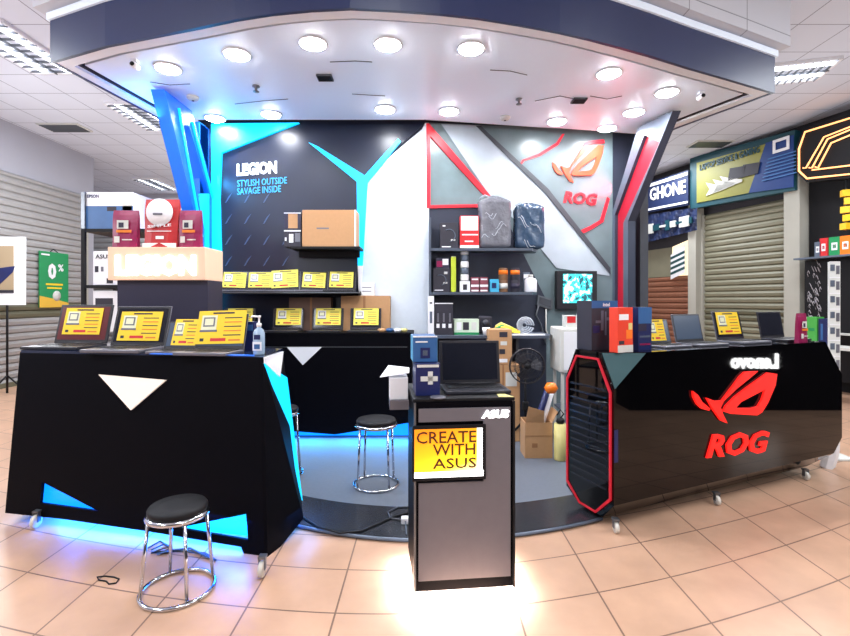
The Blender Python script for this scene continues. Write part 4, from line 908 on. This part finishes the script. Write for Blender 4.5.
pk = carton('motherboard_box', 'dark blue box with pale emblem, lower of two on the kiosk', 'box', kpt(-.175, .18, ktop), .125, .2, .165, bluedeep, krz, decor=[(.2, .45, .9, .6, offwhite), (.5, .35, .7, .75, offwhite), (.05, .88, .95, .96, offwhite)])
# move the laptop right so it clears the boxes
o.location = kpt(.09, .2, ktop)
carton('motherboard_box', 'brighter blue box with round print, upper of two on the kiosk', 'box', kpt(-.185, .2, ktop + .167), .125, .16, .135, bluebox, krz, decor=[(.3, .15, .7, .55, bluedeep), (.4, .25, .6, .45, silver), (.0, .95, 1, 1, white), (.1, .75, .6, .8, white)], side=mat('box_cyan', (90, 160, 200), .5))
mb = MB().rect(-.03, .03, 0, .04, 0, .002, yellow); 
o = MB().lathe([(.001, 0), (.03, 0), (.03, .004), (.001, .005)], mat('lime_sticker', (190, 200, 40), .5)).lathe([(.031, 0), (.04, 0), (.04, .006), (.031, .006)], lapgrey).build('round_badge', None, False); o.location = kpt(-.13, .028, ktop + .0); tag(o, 'small round lime badge on the kiosk top front edge', 'badge')
o = MB().prism([(-.03, -.03, 0), (.045, -.03, 0), (.01, .05, 0), (-.03, .05, 0)], (0, 0, .002), cream).build('paper_card', None, False); o.location = kpt(.215, .035, ktop); tag(o, 'cream paper card at the right front of kiosk top', 'card')
o.location = kpt(.21, .04, ktop)

# ------------------------------------------------------------ right counter
A = Vector((1.22, 3.1, 0)); U = Vector((2.36, 1.02, 0)).normalized(); NN = Vector((-U.y, U.x, 0)); LL = 2.57
NE = Vector((-.33, .944, 0))
def Q(u, t, z, n=NN): return A + U * u + n * t + Vector((0, 0, z))
def uat(px, t): k = (px - 425) / F; q = A + NN * t; return (k * q.y - q.x) / (U.x - k * U.y)
rc = thing('display_counter', 'glossy black faceted counter with red eye emblem, right', 'counter', Q(LL / 2, .2, 0))
top = 1.15; T = .46
pts = [Q(0, 0, .93), Q(0, .12, top), Q(.28, 0, top), Q(LL - .24, 0, top), Q(LL, 0, .86), Q(LL, 0, .32), Q(LL - .12, .0, .2), Q(0, 0, .17),
       Q(0, T, .95), Q(0, T - .1, top), Q(LL - .24, T, top), Q(LL, T, .86), Q(LL, T, .32), Q(0, T, .14), Q(LL - .15, T, .2),
       Q(.02, .12, .045), Q(LL - .25, .14, .06), Q(.02, T - .12, .045), Q(LL - .25, T - .1, .06)]
MB().hull(pts, gloss).build('counter_body', rc)
MB().prism([Q(.005, -.002, .925), Q(.005, .112, top - .004), Q(.275, -.002, top - .006)], (NN * -.006) + Vector((-.002, 0, .001)), teal).build('corner_facet', rc)
LV = -U
def E(s, z, o=.0): return A + NN * (s * T) + LV * o + Vector((0, 0, z))
octo = [(.03, .9), (.28, 1.11), (.75, 1.11), (.97, .93), (.97, .18), (.68, .07), (.33, .065), (.03, .2)]
inn = [(.5 + (s - .5) * .93, .59 + (z - .59) * .975) for s, z in octo]
MB().prism([E(s, z, .003) for s, z in octo], LV * .012, mat('red_line', (170, 25, 40), .4, emit=(200, 25, 40), es=.25), holes=[[E(s, z, .003) for s, z in inn]]).build('red_light_outline', rc)
mb = MB(); hx = mat('mesh_dark', (24, 24, 30), .25)
mb.prism([E(s, z, .003) for s, z in inn], LV * .004, gloss)
for i in range(14): mb.prism([E(.12, .25 + i * .05, .007), E(.88, .25 + i * .05, .007), E(.88, .262 + i * .05, .007), E(.12, .262 + i * .05, .007)], LV * .004, hx)
mb.build('vent_panel', rc)
MB().prism([Q(.0, -.002, .45), Q(.03, -.002, .45), Q(.03, -.002, .66), Q(.0, -.002, .66)], NN * -.004, bluedeep).build('blue_strip', rc)
def fq(px, py):
    u = uat(px, 0); q = Q(u, 0, 0); return Q(u, -.002, Z(py, q.y))
ex = 84 / 420; ey = 52 / 270
mb = MB(); eye_logo(mb, lambda x, y: fq(691 + (x - 50) * ex, 371 + (y - 143) * ey), NN * -.015, redlit); mb.build('eye_emblem', rc)
a, b = fq(705, 458), fq(768, 452); MB().text('ROG', a, b - a, (0, 0, 1), (b - a).length, .17, redlit, .012, .03, .3).build('logo_lettering', rc)
for q in ((616, 533), (717, 505), (806, 480)):
    p = flr(*q); caster(rc, p, 1.0)
for q in (.3, 2.2): caster(rc, Q(q, .36, 0), 1.0)
for u, t in ((uat(688, .15), .15),): pass
RZ = math.atan2(U.y, U.x)
def rq(px, t): return Q(uat(px, t), t, top)
carton('cpu_cooler_box', 'tall black box with blue top band at left end of counter', 'box', rq(597, .3), .235, .15, .345, ink, RZ, decor=[(.0, .85, 1, 1, bluebox), (.35, .4, .45, .8, silver), (.5, .3, .56, .78, silver), (.15, .55, .4, .6, silver), (.55, .6, .85, .66, silver), (.05, .35, .3, .5, bluedeep)], texts=[('intel', .42, .885, .68, .96, white)])
carton('product_box', 'red orange box with white print at left end of counter', 'box', rq(621, .09), .15, .07, .3, mat('red_orange', (225, 62, 35), .4), RZ + .1, decor=[(.08, .72, .7, .85, white), (0, 0, 1, .16, offwhite), (.08, .18, .4, .26, ink), (.55, .3, .95, .5, orangep), (.7, .5, .95, .65, cream)])
carton('product_box', 'dark blue box between the red box and the laptops', 'box', rq(641.5, .13), .125, .06, .3, bluedeep, RZ, decor=[(0, .62, 1, 1, bluebox), (0, .45, .6, .62, plum), (.1, .3, .9, .34, silver), (.1, .12, .9, .16, magenta)])
laptop('small laptop with yellow card right of the blue box', rq(669, .22), RZ, .27, lapgrey, screenb, 'tall', 14, (0, .03), 1.05, 'laptops on the glossy counter')
laptop('open laptop with plain blue grey screen on glossy counter', rq(702, .22), RZ, .32, lapgrey, screenb, None, 12, group='laptops on the glossy counter')
laptop('laptop with yellow price card in middle of glossy counter', rq(744, .22), RZ, .345, lapgrey, screen, 'wide', 12, (0, .045), 1.12, 'laptops on the glossy counter')
laptop('black laptop with dark screen beside the magenta packet', rq(786, .22), RZ, .33, lapdark, screen, None, 10, group='laptops on the glossy counter')
pouch('snack_pouch', 'magenta packet at right end of the glossy counter', rq(801, .06), .125, .24, .05, magenta, RZ)
# white strip display, bag beyond the right counter
pz = 4.55; px_ = X(834, pz)
r = thing('hanging_strip_display', 'tall white lattice rack of hanging cards at right edge', 'display rack', (px_, pz, 0))
mb = MB(); zt, zb = Z(262, pz), Z(372, pz)
mb.box((px_, pz, (zt + zb) / 2), (.11, .012, zt - zb), mat('pale_card', (215, 218, 215), .4))
for i in range(7):
    zc = zb + (i + .5) * (zt - zb) / 7; mb.box((px_ - .02, pz - .008, zc + .02), (.04, .004, .06), silver).box((px_ + .03, pz - .008, zc), (.03, .004, .08), lapgrey).box((px_, pz - .008, zc + .075), (.1, .005, .008), white)
mb.build('card_strip', r)
MB().tube([(px_ + .03, pz + .01, zt), (px_ + .035, pz + .01, .0)], .011, offwhite).build('pole', r)
MB().box((px_ + .035, pz + .01, .01), (.2, .2, .02), offwhite, bev=.004).build('base', r)
mb = MB(); q = Vector((X(832, 4.25), 4.3, 0))
vs = []
for j in range(5):
    for i in range(8):
        a = i * math.pi / 4; s_ = (1, 1.1, 1, .75, .5)[j]; vs.append((q.x + .06 * s_ * math.cos(a) + .02 * j, q.y + .05 * s_ * math.sin(a), .002 + j * .08 + .01 * math.sin(i * 2)))
mb.add(vs, [(j * 8 + i, j * 8 + (i + 1) % 8, (j + 1) * 8 + (i + 1) % 8, (j + 1) * 8 + i) for j in range(4) for i in range(8)] + [tuple(range(7, -1, -1)), tuple(32 + i for i in range(8))], white)
tag(mb.build('plastic_bag'), 'crumpled white bag on the floor at right end of glossy counter', 'bag')
# goods behind the right counter by the dark shop
def fpos(px, off, z): p = fac(px, off); p.z = z; return p
fr_ = math.atan2(-FD.y, -FD.x)
r = thing('stock_table', 'low dark table of boxes in front of the dark shop', 'table', fpos(832, 1.0, 0), fr_)
MB().box((0, 0, .8), (1.1, .4, .04), offwhite).build('table_top', r, False)
for s_ in (-1, 1):
    for t_ in (-1, 1): MB().box((s_ * .5, t_ * .16, .39), (.04, .04, .78), greyd).build('leg', r, False)
carton('stock_box', 'bright green box on the table before the dark shop', 'box', fpos(815, 1.0, .82), .16, .16, .42, mat('bright_green', (70, 165, 70), .5), fr_, decor=[(0, 0, .1, 1, white), (.3, .5, .8, .6, green)])
carton('stock_box', 'dark blue box on the table before the dark shop', 'box', fpos(828, 1.0, .82), .16, .16, .4, bluedeep, fr_, decor=[(.2, .2, .4, .8, bluebox)])
for i, (px, m_, w_, l) in enumerate(((822, silver, .1, 'silver magazine stack at left end of dark shop shelf'), (828, redpack, .12, 'red box on the dark shop shelf'), (839, green, .17, 'green box with white disc on the dark shop shelf'), (850, orangep, .17, 'orange box at photo edge on the dark shop shelf'))):
    carton('stock_box', l, 'box', fpos(px, .3, zs), w_, .2, .3 - .05 * (i == 0) , m_, fr_, decor=[(.25, .3, .75, .7, white), (.35, .4, .65, .6, m_)])
mb = MB()
for i in range(5): mb.box(fpos(846 + (i % 2) * 3, .35, zs + .45 + i * .13), (.1, .12, .1), mat('amber', (240, 190, 30), .5), rz=.3 * i)
mb.tube([fpos(846, .3, zs + 1.25), fpos(846, .3, zs + .4)], .01, steel)
tag(mb.build('hanging_packets'), 'yellow packets hanging inside the dark shop', 'packets')
# counter whose lit lettering reflects in the gloss front
npl = Vector((U.y, -U.x, 0))
def refl(px, py, s):
    d = Vector(((px - 425) / F, 1, (300 - py) / F)); v = Vector((0, 0, H)) + d * s; return v - npl * (2 * (v - A).dot(npl))
SV = 6.5
c0, c1, c2 = refl(779, 369, SV), refl(731, 372, SV), refl(779, 355, SV)
xd = c1 - c0; xd.z = 0; zl = c0.z; hh = (c2 - c0).z
cm = (c0 + c1) / 2; nrm = xd.normalized().cross(Vector((0, 0, 1)))
r = thing('opposite_counter', 'dark counter with lit white lettering across the aisle', 'counter', (cm.x - nrm.x * .25, cm.y - nrm.y * .25, 0), math.atan2(xd.y, xd.x))
MB().box((0, 0, .5), (xd.length * 5.2, .46, 1.0), blackm).build('counter_body', r, False); MB().box((0, 0, 1.02), (xd.length * 5.3, .5, .04), blackm).build('counter_top', r, False)
MB().text('Lenovo', (-xd.length / 2, -.235, zl), (1, 0, 0), (0, 0, 1), xd.length, hh * 1.1, mat('letter_bright', (255, 255, 255), .5, emit=(255, 255, 255), es=14), .01, .06).build('lit_lettering', r, False)

# ------------------------------------------------------------ stools
def stool(label, x, y, z0, h, rad=.15, rr=.175, seatm=None, rz=.4):
    r = thing('stool', label, 'stool', (x, y, z0), rz, None)
    MB().lathe([(.001, h - .042), (rad * .9, h - .042), (rad, h - .036), (rad * 1.02, h - .016), (rad * .96, h - .004), (rad * .5, h), (.001, h)], seatm or blackm, n=32).build('seat', r, False)
    MB().tube([(rad * 1.0 * math.cos(t * math.pi / 16), rad * 1.0 * math.sin(t * math.pi / 16), h - .05) for t in range(32)], .014, chrome, 8, True).build('seat_ring', r, False)
    for k in range(4):
        a = k * math.pi / 2 + .3
        MB().tube([(rad * .98 * math.cos(a), rad * .98 * math.sin(a), h - .06), ((rr - .002) * math.cos(a), (rr - .002) * math.sin(a), .012)], .009, chrome, 8).build('leg', r, False)
    MB().tube([(rr * math.cos(t * math.pi / 18), rr * math.sin(t * math.pi / 18), .011) for t in range(36)], .0105, chrome, 8, True).build('foot_ring', r, False)
stool('chrome stool with black seat standing in front of the left counter', X(178, 2.48), 2.48, 0, .45, .14)
stool('chrome stool with black seat beside the centre kiosk', X(376, 3.8), 3.82, .03, .53, .155)
stool('chrome stool mostly hidden behind the left counter end', X(281, 4.05), 4.05, .03, .57, .14)

# cables and bits on the floor
zc = .037
tag(MB().tube([onz(x, y, zc) for x, y in ((301, 516), (318, 527), (340, 533), (362, 531), (380, 523), (395, 516), (412, 512))], .007, blackm, 6).build('power_cord'), 'long black cord curving over the dark platform border', 'cord')
tag(MB().tube([onz(x, y, zc) for x, y in ((412, 507), (398, 507), (388, 512), (390, 518), (402, 520), (410, 518))], .006, greyd, 6).build('power_cord'), 'short looped cord beside the white plug', 'cord')
o = onz(405, 523, .03)
r = thing('plug_adapter', 'white plug adapter on the dark platform border', 'plug', o)
MB().box((0, 0, .02), (.05, .05, .04), white, bev=.006).build('plug_body', r, False); MB().tube([(0, 0, .03), (.01, -.08, .006), (.015, -.16, .006 - .03 + .03)], .004, silver, 6).build('lead', r, False)
mb = MB()
for i in range(4):
    mb.tube([onz(x, y, .006 + .004 * i) for x, y in ((148 + 3 * i, 548 + 2 * i), (160 + 4 * i, 541 + 3 * i), (172, 548 + i), (160 - 3 * i, 553), (175 + 5 * i, 551 - i), (205, 553 + i), (216, 560))], .005, bluebox if i % 2 else greyd, 5)
tag(mb.build('cable_tangle'), 'tangle of thin cables on the floor under left counter', 'cables')
tag(MB().tube([onz(x, y, .005) for x, y in ((97, 577), (105, 576), (114, 577), (119, 579), (116, 583), (109, 584), (106, 581), (99, 580))], .004, blackm, 5, True).build('wire_loop'), 'small dark loop of wire lying on the floor tiles', 'wire')

# ------------------------------------------------------------ ceiling fittings of the mall
def troffer(label, x, y, w=.62, l=1.2, rz=0, on=1):
    r = thing('ceiling_light_panel', label, 'ceiling light', (x, y, CZ), rz, 'mall ceiling lights')
    mb = MB()
    for s_ in (-1, 1): mb.box((s_ * w / 2, 0, -.02), (.03, l, .04), white).box((0, s_ * l / 2, -.02), (w, .03, .04), white)
    mb.build('frame', r, False)
    for s_ in (-.16, .16): MB().tube([(s_, -l / 2 + .03, -.022), (s_, l / 2 - .03, -.022)], .02, mat('tube_lit', (255, 255, 255), .5, emit=(250, 252, 255), es=7), 8).build('lamp_tube', r, False)
    mb = MB()
    for i in range(9): mb.box((0, -l / 2 + l * (i + .5) / 9, -.04), (w, .006, .03), steel)
    mb.box((0, 0, -.04), (.01, l, .03), steel); mb.build('louvre', r, False)
troffer('louvred ceiling light at the far upper left', X(20, 5.9), 5.9); troffer('louvred ceiling light left of the blue bracket top', X(143, 8.0), 8.1)
troffer('louvred ceiling light at the right canopy corner', X(794, 6.5), 6.5, l=.8, rz=1.3); troffer('tiny distant ceiling light above the red and white bag', X(153, 12.6), 12.8)
for l, x, y in (('dark rectangular air vent in the left ceiling', X(65, 8.6), 8.6), ('dark rectangular air vent above the blue sign', X(713, 9.4), 9.5)):
    r = thing('air_vent', l, 'vent', (x, y, CZ)); MB().box((0, 0, -.012), (.72, .42, .024), offwhite).build('frame', r, False); mb = MB()
    for i in range(7): mb.box((0, -.16 + i * .053, -.03), (.66, .026, .014), steel)
    mb.build('louvre', r, False)

# ------------------------------------------------------------ lights
def area(nm, loc, sx, sy, e, col=(1, 1, 1), rot=(0, 0, 0), spread=180):
    L = bpy.data.lights.new(nm, 'AREA'); L.shape = 'RECTANGLE'; L.size = sx; L.size_y = sy; L.energy = e; L.color = col; L.spread = math.radians(spread)
    o = bpy.data.objects.new(nm, L); C.objects.link(o); o.location = loc; o.rotation_euler = rot; return o
for x, y, e in ((X(20, 5.9), 5.9, 60), (X(143, 8.0), 8.1, 60), (X(800, 6.5), 6.5, 60), (X(153, 12.6), 12.8, 60), (5, 10.5, 70), (0, .5, 75), (-4, 1, 75), (4, 1.5, 75), (-3.5, -2.5, 70), (3.5, -2.5, 70), (6.0, 4, 50), (-6, 4, 60)):
    area('mall_light', (x, y, CZ - .08), .6, 1.2, e, (.9, .95, 1))
area('kiosk_underglow', kpt(0, .0, .055), .42, .1, 14, (.92, .96, 1), (math.radians(-20), 0, krz))
area('kiosk_underglow_side', kpt(0, .2, .055), .62, .4, 26, (.92, .96, 1), (0, 0, krz))
q = (fp(60, 519) + fp(241, 545)) / 2
area('counter_underglow', (q.x - .05, q.y + .12, .15), 1.6, .2, 38, (.01, .15, 1), (math.radians(-38), 0, LR - .05))
area('counter_inner_glow', (-1.5, 3.3, .14), 1.6, .3, 8, (.05, .3, 1), (0, 0, LR))
area('back_counter_glow', (-1.0, 5.09, .1), 1.8, .06, 9, (.02, .35, 1), (math.radians(-55), 0, 0))
o = area('pillar_glow', (-2.42, 5.3, 2.9), .1, 1.0, 7, (.05, .45, 1), (0, math.radians(-90), 0))
area('bracket_glow', (-2.7, 4.9, 3.3), .2, .6, 5, (.05, .35, 1), (math.pi, 0, 0))
area('red_glow', (2.35, 5.85, 2.9), .1, .8, 5, (1, .08, .12), (0, math.radians(90), 0))
w = bpy.data.worlds.new('world'); sc.world = w; w.use_nodes = True; w.node_tree.nodes['Background'].inputs[0].default_value = (.75, .8, 1, 1); w.node_tree.nodes['Background'].inputs[1].default_value = .3

for x, y, z, e in ((-5.6, 6.8, 2.6, 55), (-4.2, 10.5, 2.6, 60), (5.2, 6.6, 2.8, 30), (4.2, 10, 2.6, 28), (-3.2, -1.5, 2.6, 70), (3.5, -1, 2.6, 70), (-5.0, 2.5, 2.7, 50), (5.6, 3, 2.7, 45)):  # added point fill lights that brighten the ceiling, no fittings behind them
    L = bpy.data.lights.new('ceiling_fill', 'POINT'); L.energy = e * 1.3; L.shadow_soft_size = .35; L.color = (.93, .96, 1)
    o = bpy.data.objects.new('ceiling_fill', L); C.objects.link(o); o.location = (x, y, z)

# ------------------------------------------------------------ camera
cam = bpy.data.cameras.new('camera'); co = bpy.data.objects.new('camera', cam); C.objects.link(co)
cam.sensor_fit = 'HORIZONTAL'; cam.sensor_width = 36; cam.lens = 36 * F / 850; cam.shift_y = -18 / 850
co.location = (0, 0, H); co.rotation_euler = (math.pi / 2, 0, 0); cam.clip_start = .05; sc.camera = co
sc.view_settings.view_transform = 'Standard'; sc.view_settings.look = 'None'; sc.view_settings.gamma = 1; sc.view_settings.use_curve_mapping = False
sc.view_settings.exposure = .45
